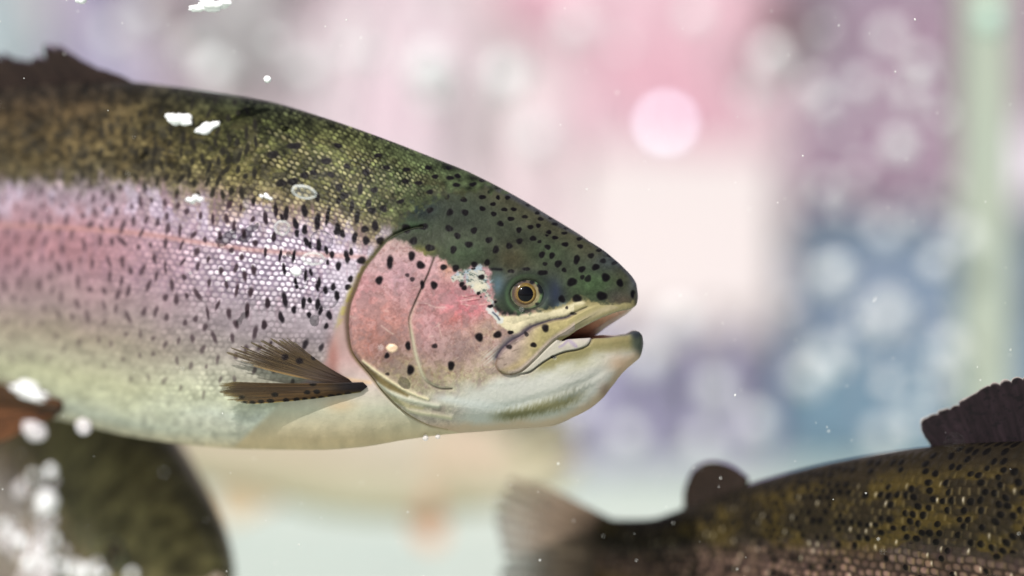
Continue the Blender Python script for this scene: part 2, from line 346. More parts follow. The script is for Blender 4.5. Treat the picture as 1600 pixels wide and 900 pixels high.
    col = mix(col, C(176, 168, 70), np.exp(-(np.abs(hd + 2) / 4.5) ** 2) * sstep(366, 380, Y) * sstep(530, 480, Y) * (.25 + .75 * sstep(.45, .6, fbm(X / 7, Y / 7, 3))) * .6)
    col = mix(col, C(238, 204, 166), np.exp(-(seg_dist(X, Y, [(538, 592), (556, 595), (578, 598)]) / 3.4) ** 2) * .8)
    col = mix(col, C(222, 190, 150), np.exp(-((X - 532) / 26) ** 2 - ((Y - 634) / 12) ** 2) * .6)
    pm = (m * (girdle > .2)).copy()
    col = mix(col, C(24, 20, 22), pm)
    # ---- head ----------------------------------------------------------
    head = ing | ((hd < 0) & (Y < 378) & (X > 600))
    hx = np.maximum(ing.astype(np.float32), sstep(3, -16, hd + 40 * (fbm(X / 9, Y / 9, 44) - .5)) * sstep(560, 640, X) * sstep(396, 372, Y))
    head = hx > .5
    n1 = fbm(X / 22, Y / 22, 61) - .5; n2 = fbm(X / 6, Y / 6, 62) - .5; n3 = fbm(X / 70, Y / 50, 63) - .5; n4 = fbm(X / 3, Y / 3, 64) - .5
    cheek = np.empty(X.shape + (3,), np.float32)
    # opercle / cheek base tint by height, then patches
    cy = [380, 410, 450, 500, 545, 585, 620, 650, 680]
    cc = np.array([(176, 152, 132), (184, 150, 140), (184, 142, 130), (176, 132, 118), (168, 136, 116), (168, 154, 118), (196, 190, 150), (206, 196, 164), (224, 192, 160)], np.float32) / 255
    for c in range(3): cheek[..., c] = np.interp(Y, cy, cc[:, c])
    def blob(x, y, rx, ry, c, a, nz=.6):
        nonlocal cheek
        q = ((X - x) / rx) ** 2 + ((Y - y) / ry) ** 2
        cheek = mix(cheek, c, a * np.clip(np.exp(-q) * (1 + nz * 2 * n1), 0, 1))
    blob(580, 405, 22, 22, C(186, 160, 146), .6)
    blob(600, 500, 36, 36, C(190, 128, 106), .5)
    blob(572, 450, 16, 22, C(176, 120, 116), .5)
    blob(582, 545, 26, 26, C(176, 116, 96), .6)
    blob(616, 545, 20, 30, C(150, 124, 104), .6)
    blob(640, 580, 26, 22, C(170, 160, 112), .8)
    blob(625, 440, 22, 26, C(184, 150, 150), .5)
    blob(716, 470, 40, 30, C(180, 114, 112), .8)
    blob(708, 498, 20, 14, C(172, 104, 88), .65)
    blob(700, 420, 12, 18, C(178, 134, 96), .6)
    blob(735, 485, 24, 16, C(186, 110, 108), .7)
    blob(672, 520, 24, 40, C(166, 124, 118), .6)
    blob(715, 545, 42, 28, C(152, 128, 112), .9)
    blob(770, 515, 34, 20, C(170, 150, 118), .8)
    blob(700, 585, 40, 16, C(170, 158, 110), .8)
    blob(760, 570, 22, 34, C(176, 166, 132), .6)
    blob(750, 600, 70, 18, C(184, 176, 140), .7)
    n5 = fbm(X / 12, Y / 12, 66) - .5; n6 = vnoise(X / 1.6, Y / 1.6, 67) - .5
    cheek *= (1 + .30 * n1 + .24 * n2 + .22 * n4 + .22 * n3 + .10 * n6)[..., None]
    cheek = mix(cheek, C(150, 128, 118), sstep(.02, .16, n5) * sstep(690, 600, Y) * .4)
    cheek = mix(cheek, C(214, 182, 168), sstep(.04, .16, -n5) * sstep(640, 560, Y) * .28)
    speck = sstep(.60, .72, fbm(X / 5, Y / 5, 68)) * sstep(640, 560, Y)
    cheek = mix(cheek, C(128, 92, 80), speck * .35)
    cheek *= np.array([.985, .975, 1.07], np.float32)
    # lower jaw
    jl = pchip([690, 740, 780, 830, 880, 940, 1004], [600, 602, 590, 578, 560, 545, 536])     # olive -> white
    d = Y - jl(X)
    jm = sstep(-14, 12, d + 16 * n1) * sstep(690, 745, X)
    cheek = mix(cheek, C(210, 211, 204), jm * .9)
    ol = sstep(815, 850, X) * sstep(18, -4, d + 14 * n1)
    cheek = mix(cheek, C(142, 136, 90), ol * .85)
    cheek = mix(cheek, C(200, 194, 158), np.exp(-((X - 905) / 34) ** 2 - ((d - 16) / 10) ** 2) * .5)
    wl = pchip([640, 690, 740, 790, 840, 890, 940], [620, 622, 630, 636, 630, 615, 590])
    wd = Y - wl(X)
    cheek = mix(cheek, C(222, 226, 222), np.exp(-((wd + 2) / 9) ** 2) * sstep(655, 700, X) * sstep(900, 780, X) * .8)
    st = pchip([740, 780, 840, 880, 920, 950], [646, 646, 634, 622, 604, 582])
    sd = Y - st(X)
    bris = fbm(X / 2.2 + Y / 7, Y / 9 - X / 14, 71) - .5
    cheek = mix(cheek, C(106, 102, 62), np.exp(-((sd - 2 + 10 * bris) / 10) ** 2) * sstep(752, 800, X) * sstep(925, 880, X) * .82)
    cheek = mix(cheek, C(120, 126, 118), np.exp(-((sd + 4 + 8 * bris) / 5.5) ** 2) * sstep(840, 890, X) * sstep(945, 915, X) * .6)
    un = Y - (f_bot(X) - 14)
    cheek = mix(cheek, C(214, 182, 150), sstep(-10, 8, un + 12 * n1) * .75)
    cheek = mix(cheek, C(232, 196, 166), np.exp(-((X - 966) / 20) ** 2 - ((Y - 566) / 15) ** 2) * .85)
    cheek = mix(cheek, C(150, 120, 108), np.exp(-((X - 940) / 8) ** 2 - ((Y - 606) / 12) ** 2) * .5)
    ut = sstep(528.5, 521, Y) * sstep(905, 930, X) * (Y > f_lipl(X) - 4)
    cheek = mix(cheek, C(92, 92, 94), sstep(7, 2, np.abs(Y - f_lipl(X))) * sstep(890, 915, X) * (Y > 505) * .75)
    cheek = mix(cheek, C(74, 82, 74), sstep(24, 10, np.hypot(X - 1000, (Y - 530) * .8)) * .9)
    cheek = mix(cheek, C(48, 52, 62), sstep(13, 5, np.hypot(X - 990, Y - 518)) * .8)
    # scratches and pale flecks on the cheek
    scr = np.zeros(X.shape, np.float32)
    for ln, w, a in [([(722, 462), (746, 466)], .9, .6), ([(718, 470), (738, 467)], .8, .7), ([(720, 475), (742, 478)], .8, .6), ([(596, 508), (606, 516), (614, 521)], 1.1, .7),
                     ([(664, 474), (680, 480), (694, 480)], 1.2, .55), ([(684, 504), (688, 520), (690, 528)], 1.2, .5), ([(676, 512), (686, 506)], 1.0, .5), ([(670, 525), (676, 524)], 1.2, .5),
                     ([(782, 507), (797, 518)], 1.1, .7), ([(812, 527), (825, 536)], 1.3, .7), ([(600, 484), (606, 486)], 1.5, .4), ([(548, 494), (556, 497)], 2, .4), ([(748, 476), (764, 474)], 1.0, .5),
                     ([(700, 566), (716, 556)], .9, .4), ([(716, 584), (708, 596)], .9, .4), ([(640, 452), (655, 448)], .8, .3)]:
        scr = np.maximum(scr, a * np.exp(-(seg_dist(X, Y, ln) / w) ** 2))
    scr *= .55 + .6 * (vnoise(X / 5, Y / 5, 55) - .3)
    cheek = mix(cheek, C(226, 206, 192), np.clip(scr, 0, 1))
    dsc = np.zeros(X.shape, np.float32)
    for ln, w in [([(724, 465), (744, 461)], .8), ([(730, 471), (748, 468)], .8), ([(655, 476), (668, 476)], .7), ([(812, 560), (822, 556)], .8), ([(786, 574), (800, 568)], .7)]:
        dsc = np.maximum(dsc, .6 * np.exp(-(seg_dist(X, Y, ln) / w) ** 2))
    cheek = mix(cheek, C(110, 60, 62), dsc)
    # radiating grooves behind the maxilla
    fan = sstep(.5, .7, vnoise((X - 778) / 2.6 + (Y - 552) / 2.2, (X + Y) / 60, 15)) * np.exp(-((X - 768) / 14) ** 2 - ((Y - 557) / 16) ** 2)
    cheek = mix(cheek, C(214, 214, 200), fan * .6)
    cheek = mix(cheek, C(206, 204, 182), sstep(6, 0, np.abs(sdf(X, Y, STREAK)) - 0) * 0)
    # maxilla
    ms = sdf(X, Y, MAXPOLY)
    mxm = sstep(-1, 1.5, ms)
    mcol = np.empty_like(cheek); mcol[:] = C(164, 152, 108)
    mcol = mix(mcol, C(172, 152, 140), sstep(842, 800, X + .3 * (Y - 540)))
    mcol = mix(mcol, C(184, 164, 128), sstep(0, 12, (Y - 560) + (X - 800) * .5) * sstep(840, 810, X))
    md = seg_dist(X, Y, MAXBOT[8:])
    mcol = mix(mcol, C(192, 174, 166), sstep(11, 4, md) * sstep(780, 800, X) * .85)
    mcol *= (1 + .24 * n1 + .22 * n2 + .12 * n4)[..., None]
    mcol = mix(mcol, C(98, 84, 70), sstep(.62, .75, fbm(X / 9 + Y / 14, Y / 4 + X / 12, 19)) * sstep(835, 800, X) * .45)
    cheek = mix(cheek, mcol, mxm)
    fs = sdf(X, Y, FOLDPOLY)
    fm = sstep(-1, 1.2, fs) * (ms < 1)
    fcol = np.empty_like(cheek); fcol[:] = C(190, 184, 170)
    fcol = mix(fcol, C(160, 146, 168), sstep(3, 0, seg_dist(X, Y, [(872, 541), (885, 537), (897, 541)])) * .8)
    fcol = mix(fcol, C(170, 160, 166), sstep(6, 0, np.abs(Y - 533)) * sstep(860, 900, X) * .6)
    cheek = mix(cheek, fcol, fm)
    fd = seg_dist(X, Y, FOLD)
    cheek = mix(cheek, C(66, 58, 60), np.exp(-(fd / 1.4) ** 2) * sstep(806, 830, X) * np.interp(X, [806, 860, 925], [.75, .7, .35]) * (fs < 1.5))
    mo = seg_dist(X, Y, MAXBOT[:34])
    cheek = mix(cheek, C(118, 92, 72), np.exp(-((mo) / 1.2) ** 2) * .6 * sstep(835, 815, X))
    mt = seg_dist(X, Y, MAXTOP)
    outside = ms < 0
    gw = np.interp(X, [776, 800, 850, 900, 915], [6, 8, 5, 3, 2])
    cheek = mix(cheek, C(132, 138, 142), np.exp(-(mt / (gw * 1.3)) ** 2) * outside * .7)
    cheek = mix(cheek, C(62, 54, 66), np.exp(-(mt / (gw * .55)) ** 2) * .9 * np.where(outside, 1, .55))
    # cream streak under the eye
    ss = sdf(X, Y, STREAK)
    cheek = mix(cheek, C(216, 206, 172) * (1 + .18 * n2 + .1 * n4)[..., None], sstep(-3, 3, ss + 4 * n2) * .95)
    # upper jaw skin
    uj = (X > 895) * sstep(470, 478, Y + .06 * (X - 940)) * (Y < f_lipu(X) + 3)
    cheek = mix(cheek, C(168, 158, 116), uj * sstep(990, 970, X) * .7)
    cheek = mix(cheek, C(204, 192, 172), sstep(6.5, 2, np.abs(Y - f_lipu(X))) * sstep(880, 900, X) * (Y < 520) * .75)
    # green crown
    gs = sdf(X, Y, GREEN)
    gm = sstep(-4, 5, gs + 14 * n1 + 12 * n2)
    g = np.empty_like(cheek); g[:] = C(60, 70, 54)
    ty = Y - f_top(X)
    g = mix(g, C(74, 78, 58), sstep(60, 12, ty) * sstep(700, 780, X) * .9)
    g = mix(g, C(50, 60, 50), np.exp(-((X - 715) / 55) ** 2 - ((Y - 335) / 28) ** 2) * .7)
    g = mix(g, C(34, 50, 54), np.exp(-((X - 655) / 26) ** 2 - ((Y - 322) / 20) ** 2) * .85)
    g = mix(g, C(64, 92, 62), np.exp(-((X - 645) / 24) ** 2 - ((Y - 352) / 10) ** 2) * .6)
    g = mix(g, C(80, 72, 48), np.exp(-((X - 800) / 30) ** 2 - ((Y - 405) / 22) ** 2) * .55)
    g = mix(g, C(72, 100, 64), np.exp(-((X - 925) / 36) ** 2 - ((Y - 446) / 22) ** 2) * .8)
    g = mix(g, C(70, 92, 62), np.exp(-((X - 850) / 34) ** 2 - ((Y - 395) / 18) ** 2) * .5)
    g = mix(g, C(66, 90, 62), np.exp(-((X - 730) / 36) ** 2 - ((Y - 395) / 18) ** 2) * .5)
    g = mix(g, C(62, 76, 84), np.exp(-((X - 948) / 26) ** 2 - ((Y - 412) / 16) ** 2) * .6)
    g = mix(g, C(96, 88, 70), np.exp(-((X - 968) / 20) ** 2 - ((Y - 470) / 10) ** 2) * .8)
    g = mix(g, C(70, 72, 66), np.exp(-((X - 958) / 16) ** 2 - ((Y - 462) / 12) ** 2) * .6)
    g = mix(g, C(92, 104, 108), np.exp(-((X - 985) / 9) ** 2 - ((Y - 446) / 18) ** 2) * .6)
    g = mix(g, C(124, 124, 58), np.exp(-((X - 655) / 22) ** 2 - ((Y - 393) / 9) ** 2) * (.5 + n1) * 1.1)
    g = mix(g, C(70, 76, 90), sstep(13, 3, ty) * sstep(600, 700, X) * .6)
    g *= np.array([.93, .87, .9], np.float32) * (1 + .42 * n1 + .26 * n2 + .24 * n4 + .40 * n3 + .12 * n6)[..., None]
    # eye surround
    g = mix(g, C(84, 104, 116), np.exp(-((X - 777) / 13) ** 2 - ((Y - 446) / 20) ** 2) * .85)
    g = mix(g, C(52, 58, 84), np.exp(-((X - 862) / 15) ** 2 - ((Y - 460) / 22) ** 2) * .85)
    g = mix(g, C(74, 84, 66), np.exp(-((X - 790) / 14) ** 2 - ((Y - 474) / 12) ** 2) * .6)
    g = mix(g, C(110, 132, 150), np.exp(-((X - 878) / 10) ** 2 - ((Y - 478) / 5) ** 2) * .8)
    g = mix(g, C(24, 24, 26), np.exp(-((seg_dist(X, Y, [(774, 480), (784, 489), (802, 490), (820, 487), (842, 487)]) + 4 * n2) / 3.2) ** 2) * .92)
    g = mix(g, C(18, 18, 22), np.exp(-(seg_dist(X, Y, [(760, 423), (770, 421), (782, 422)]) / 2.2) ** 2) * .95)
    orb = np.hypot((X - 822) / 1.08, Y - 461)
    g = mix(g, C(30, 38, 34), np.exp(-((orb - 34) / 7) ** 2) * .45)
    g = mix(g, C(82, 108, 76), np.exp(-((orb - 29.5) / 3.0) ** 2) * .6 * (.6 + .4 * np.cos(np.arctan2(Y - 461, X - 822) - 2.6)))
    cheek = mix(cheek, g, gm)
    cp = sdf(X, Y, CREAMPATCH)
    cpm = sstep(-2, 5, cp - 2.5 + 20 * n2 + 16 * n1)
    cpc = np.empty_like(cheek); cpc[:] = C(190, 190, 178)
    cpc = mix(cpc, C(150, 172, 188), sstep(.48, .66, fbm(X / 9, Y / 9, 81)) * .8)
    cpc = mix(cpc, C(228, 222, 190), np.exp(-((X - 747) / 14) ** 2 - ((Y - 448) / 8) ** 2) * .7)
    cpc = mix(cpc, C(64, 84, 78), sstep(.55, .64, fbm(X / 7 + Y / 9, Y / 3.4 - X / 9, 82)) * .75)
    cheek = mix(cheek, cpc, cpm * .93)
    fl = sstep(-1, 2, 5 - seg_dist(X, Y, [(764, 484), (772, 490), (780, 500)]) + 8 * n2)
    cheek = mix(cheek, C(206, 208, 204), fl * .9)
    cheek = mix(cheek, C(46, 54, 74), np.exp(-(seg_dist(X, Y, [(769, 488), (776, 494), (779, 499)]) / 1.5) ** 2) * .8)
    # opercular rays and folds
    for ry_, w_, c_ in ((RAY1, 2.6, C(232, 222, 184)), (RAY2, 4.2, C(216, 216, 196)), (RAY3, 4, C(220, 212, 180))):
        rd = seg_dist(X, Y, ry_)
        cheek = mix(cheek, c_, np.exp(-(rd / w_) ** 2) * .85)
    gap = sdf(X, Y, [(567, 566), (586, 580), (606, 594), (640, 614), (636, 617), (608, 606), (592, 597), (576, 582)])
    cheek = mix(cheek, C(112, 98, 60), sstep(-2, 3, gap) * .8)
    gap2 = sdf(X, Y, [(598, 608), (612, 616), (640, 628), (664, 633), (660, 637), (636, 634), (616, 628)])
    cheek = mix(cheek, C(170, 162, 118), sstep(-2, 3, gap2) * .6)
    pd = seg_dist(X, Y, PREOP)
    psig = np.interp(Y, [400, 440, 500, 520, 590, 606], [1, 1, .5, 0, 0, .3])
    cheek = mix(cheek, C(204, 200, 172), np.exp(-(pd / 3.2) ** 2) * (1 - psig) * .85)
    pd2 = seg_dist(X + 1.5, Y, PREOP)
    cheek = mix(cheek, C(52, 40, 36), np.exp(-(pd2 / 1.5) ** 2) * np.interp(Y, [404, 430, 470, 500, 560, 590, 606], [.6, .9, .9, .45, .05, .2, .7]))
    # head spots
    m2 = np.zeros(X.shape, np.float32); m[:] = 0
    for x, y, rx, ry, dkk in SPOTS:
        mark(x, y, rx * .98, ry * 1.0, .97 * dkk, 0, .34)
    # bar between the two spots on the gill hinge
    m[:] *= (.9 + .1 * vnoise(X / 2, Y / 2, 9)); m[:] = np.maximum(m, np.exp(-(seg_dist(X, Y, [(640, 358), (658, 355)]) / 2) ** 2) * .7)
    cheek = mix(cheek, C(12, 9, 13), m)
    cheek = mix(cheek, np.clip(cheek * 1.35 + .02, 0, 1), np.clip(np.exp(-(((m - .12) / .08) ** 2)), 0, 1) * .3 * (gm))
    edgeb = sstep(0, 1.6, np.where(ing, gd, -gd * 0 + 2))
    col = mix(col, cheek, hx)
    gloss = np.where(head, .46, gloss)
    rel = np.where(head, 0, rel)
    # gill slit, with its shade line painted into the colour
    gwid = np.interp(Y, [354, 380, 420, 500, 560, 600, 640, 672], [2.2, 3.5, 4.2, 4.4, 3.2, 2.4, 1.6, 1])
    outg = np.where(ing, gd * 2.2, gd)
    gcolr = np.empty_like(col); 
    for c in range(3): gcolr[..., c] = np.interp(Y, [360, 400, 440, 520, 570, 620, 680], np.array([(52, 58, 42), (78, 74, 50), (92, 76, 58), (88, 70, 58), (96, 80, 48), (150, 138, 104), (196, 172, 136)])[:, c] / 255)
    col = mix(col, gcolr, np.exp(-(outg / gwid) ** 2) * .92)
    # pale rim of the gill cover
    # ---- relief on the head ---------------------------------------------
    k = sstep(-1, 3, np.where(ing, gd, -gd))
    rel = rel + hx * 7.0 * sstep(0, 11, np.where(ing, gd, 0)) * sstep(350, 400, Y) * sstep(672, 630, Y)
    rel = rel - 4.5 * np.exp(-(outg / (gwid * 1.2)) ** 2)
    pin = inside(X, Y, PREOP + [(790, 610), (790, 404)])
    rel = rel + hx * 2.4 * np.where(pin, sstep(0, 5, pd), 0) * sstep(760, 690, X) * sstep(404, 440, Y) * sstep(608, 590, Y)
    rel = rel - 1.2 * np.exp(-(pd2 / 1.6) ** 2) * hx
    for ry_, w_ in ((RAY1, 3), (RAY2, 4.5), (RAY3, 4.5)):
        rel = rel + hx * 2.2 * np.exp(-(seg_dist(X, Y, ry_) / w_) ** 2)
    rel = rel + hx * (5.0 * sstep(-.5, 4, ms) * sstep(940, 890, X) + 1.5 * sstep(0, 12, ms) * sstep(900, 860, X))
    rel = rel + hx * 2.5 * sstep(-.5, 3, fs) * (ms < 1)
    rel = rel - hx * 2.2 * np.exp(-(mt / gw) ** 2) * (ms < 0)
    rel = rel - hx * 2.0 * np.exp(-(fd / 2.0) ** 2) * (fs < .5)
    rel = rel + hx * (1.5 * np.exp(-((ss - 6) / 7) ** 2))
    orbr = np.hypot((X - 824) / 1.25, Y - 460)
    rel = rel + hx * (3.0 * np.exp(-((orbr - 31) / 8) ** 2) - 5.0 * sstep(25, 18, orbr))
    rel = rel - hx * 3.0 * np.exp(-((sd + 12) / 8) ** 2) * sstep(740, 800, X) * sstep(960, 920, X) * .7
    rel = rel + hx * (1.2 * n1 + .7 * n2 + .35 * n4) * .8 + (1 - hx) * (n1 * 1.0 + .3 * n2)
    rel = rel - hx * 1.5 * sstep(4.5, 1.5, np.hypot((X - 984), (Y - 460) * .6))
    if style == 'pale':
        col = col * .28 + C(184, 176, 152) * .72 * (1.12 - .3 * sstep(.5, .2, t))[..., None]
    if style == 'shadow':
        col = mix(col * .95, C(96, 80, 56), sstep(.5, .3, t) * .65)
        col *= (1 + 1.2 * (fbm(X / 22, Y / 22, 131) - .5))[..., None]
        col = mix(col, C(172, 148, 118), sstep(.3, .5, t) * .5)
        col = mix(col, C(60, 56, 40), sstep(420, 640, X) * sstep(.4, .25, t) * .5)
        col = mix(col, C(86, 80, 52) * (1 + 1.6 * (fbm(X / 16, Y / 16, 133) - .5))[..., None], sstep(540, 640, X) * (np.hypot(X - 821, Y - 459) > 24) * .72)
    return np.clip(col, .008, 1), rel.astype(np.float32), np.clip(gloss, .2, .7).astype(np.float32)
# --- PAINT END -------------------------------------------------------------
# ------------------------------------------------------------- utilities ----
def lin(c):
    c = np.asarray(c, np.float32)
    return np.where(c <= .04045, c / 12.92, ((c + .055) / 1.055) ** 2.4)

def at(px, py, d):
    """the point of the place seen at photo pixel px, py at distance d"""
    return Vector(((px - 800) * SL * d, d, -(py - 450) * SL * d))

def raw_mesh(name, co, quads, col=None, gloss=None, mat=None, parent=None, alpha=None):
    me = bpy.data.meshes.new(name)
    co = np.asarray(co, np.float32); quads = np.asarray(quads, np.int32)
    me.vertices.add(len(co)); me.vertices.foreach_set('co', co.ravel())
    n = len(quads)
    me.loops.add(n * 4); me.loops.foreach_set('vertex_index', quads.ravel())
    me.polygons.add(n); me.polygons.foreach_set('loop_start', np.arange(0, n * 4, 4, dtype=np.int32))
    me.update(calc_edges=True); me.validate()
    me.polygons.foreach_set('use_smooth', np.ones(len(me.polygons), bool))
    if col is not None:
        a = me.color_attributes.new('Col', 'FLOAT_COLOR', 'POINT')
        c4 = np.ones((len(co), 4), np.float32); c4[:, :3] = col
        if alpha is not None: c4[:, 3] = alpha
        a.data.foreach_set('color', c4.ravel())
    if gloss is not None:
        a = me.attributes.new('Gloss', 'FLOAT', 'POINT'); a.data.foreach_set('value', np.asarray(gloss, np.float32).ravel())
    o = bpy.data.objects.new(name, me); COL.objects.link(o)
    if mat: me.materials.append(mat)
    if parent is not None: o.parent = parent
    return o

def grid_quads(idx):
    return np.stack([idx[:-1, :-1], idx[1:, :-1], idx[1:, 1:], idx[:-1, 1:]], -1).reshape(-1, 4)

def bm_mesh(name, bm, mat, parent=None, smooth=True):
    me = bpy.data.meshes.new(name); bm.normal_update(); bm.to_mesh(me); bm.free()
    if smooth:
        for p in me.polygons: p.use_smooth = True
    me.materials.append(mat)
    o = bpy.data.objects.new(name, me); COL.objects.link(o)
    if parent is not None: o.parent = parent
    return o

def tag(o, label=None, cat=None, group=None, kind=None):
    if label: o['label'] = label
    if cat: o['category'] = cat
    if group: o['group'] = group
    if kind: o['kind'] = kind
    return o

def nodes(name):
    m = bpy.data.materials.new(name); m.use_nodes = True
    t = m.node_tree
    return m, t, t.nodes['Principled BSDF']

def skin_material(name, spec=.4, sss=0.0):
    m, t, b = nodes(name)
    a = t.nodes.new('ShaderNodeAttribute'); a.attribute_name = 'Col'
    t.links.new(a.outputs['Color'], b.inputs['Base Color'])
    if 'fin' in name: t.links.new(a.outputs['Alpha'], b.inputs['Alpha'])
    g = t.nodes.new('ShaderNodeAttribute'); g.attribute_name = 'Gloss'
    t.links.new(g.outputs['Fac'], b.inputs['Roughness'])
    b.inputs['Specular IOR Level'].default_value = spec
    tc = t.nodes.new('ShaderNodeTexCoord'); n = t.nodes.new('ShaderNodeTexNoise'); n.inputs['Scale'].default_value = 900; n.inputs['Detail'].default_value = 3
    t.links.new(tc.outputs['Object'], n.inputs['Vector'])
    bu = t.nodes.new('ShaderNodeBump'); bu.inputs['Strength'].default_value = .12; bu.inputs['Distance'].default_value = .0006
    t.links.new(n.outputs['Fac'], bu.inputs['Height']); t.links.new(bu.outputs['Normal'], b.inputs['Normal'])
    return m

def plain(name, rgb, rough=.6, spec=.4, noise=0, scale=20, metal=0, rgb2=None, trans=0):
    m, t, b = nodes(name)
    c = lin(np.array(rgb) / 255)
    b.inputs['Base Color'].default_value = (*map(float, c), 1)
    b.inputs['Roughness'].default_value = rough; b.inputs['Specular IOR Level'].default_value = spec; b.inputs['Metallic'].default_value = metal
    if trans: b.inputs['Transmission Weight'].default_value = trans
    if rgb2 is not None:
        c2 = lin(np.array(rgb2) / 255)
        tc = t.nodes.new('ShaderNodeTexCoord'); n = t.nodes.new('ShaderNodeTexNoise'); n.inputs['Scale'].default_value = scale; n.inputs['Detail'].default_value = 4
        r = t.nodes.new('ShaderNodeValToRGB'); r.color_ramp.elements[0].position = .35; r.color_ramp.elements[1].position = .65
        r.color_ramp.elements[0].color = (*map(float, c), 1); r.color_ramp.elements[1].color = (*map(float, c2), 1)
        t.links.new(tc.outputs['Object'], n.inputs['Vector']); t.links.new(n.outputs['Fac'], r.inputs['Fac']); t.links.new(r.outputs['Color'], b.inputs['Base Color'])
    return m

SKIN = skin_material('trout_skin', .09)
FIN = skin_material('trout_fin', .15)
EYEM = skin_material('trout_eye', .3)
PUPIL = plain('trout_pupil', (8, 8, 12), .12, .2)
MOUTH = skin_material('trout_mouth', .5)

# ------------------------------------------------------------- the trout ----
def half_thick(X, Y):
    """half thickness of the body at a side-view point"""
    top, bot = f_top(X), f_bot(X)
    t = np.clip((Y - top) / np.maximum(bot - top, 1), 0, 1)
    tw = .47
    q = np.where(t < tw, (tw - t) / tw, (t - tw) / (1 - tw))
    f = np.sqrt(np.clip(1 - np.clip(q, 0, 1) ** 2.25, 0, 1))
    up = f_wid(X); lo = np.where(X > 850, f_widl(X), up)
    s = sstep(-4, 4, Y - f_seam(np.minimum(X, 872)) - np.clip(X - 872, 0, 200) * -.06)
    s = np.where(X < 850, 0, s)
    w = up * (1 - s) + lo * s
    return w * f

class Shape:
    """maps side-view coordinates (px, py, off) into the root's local metres; off < 0 is towards the near flank"""
    def __init__(self, bend=None):
        self.seen = bend is not None
        self.bend = bend
        self.origin = Vector((0, 0, 0)) if bend is None else at(200, 400, D0)
    def __call__(self, px, py, off):
        px = np.asarray(px, float); py = np.asarray(py, float); off = np.asarray(off, float)
        if self.bend is None:
            return np.stack([(px - 200) * K, off * K + 0 * px, -(py - 400) * K], -1)
        b = self.bend
        D = D0 + b(px); e = 1.0
        x0 = (px - 800) * SL * D
        D2 = D0 + b(px + e); dx = (px + e - 800) * SL * D2 - x0; dy = D2 - D
        L = np.hypot(dx, dy)
        nx, ny = -dy / L, dx / L            # away from the camera
        o = off * K
        return np.stack([x0 + nx * o - self.origin.x, D + ny * o - self.origin.y, -(py - 450) * SL * D - self.origin.z], -1)

def cols_from(spec):
    out = [np.array([-660.0])]
    for a, b, st in spec:
        n = max(2, int(round((b - a) / st)) + 1)
        out.append(np.linspace(a, b, n)[1:])
    tail = 1 - (1 - np.linspace(0, 1, 26)[1:]) ** 2
    out.append(980 + 20 * tail)
    return np.concatenate(out)

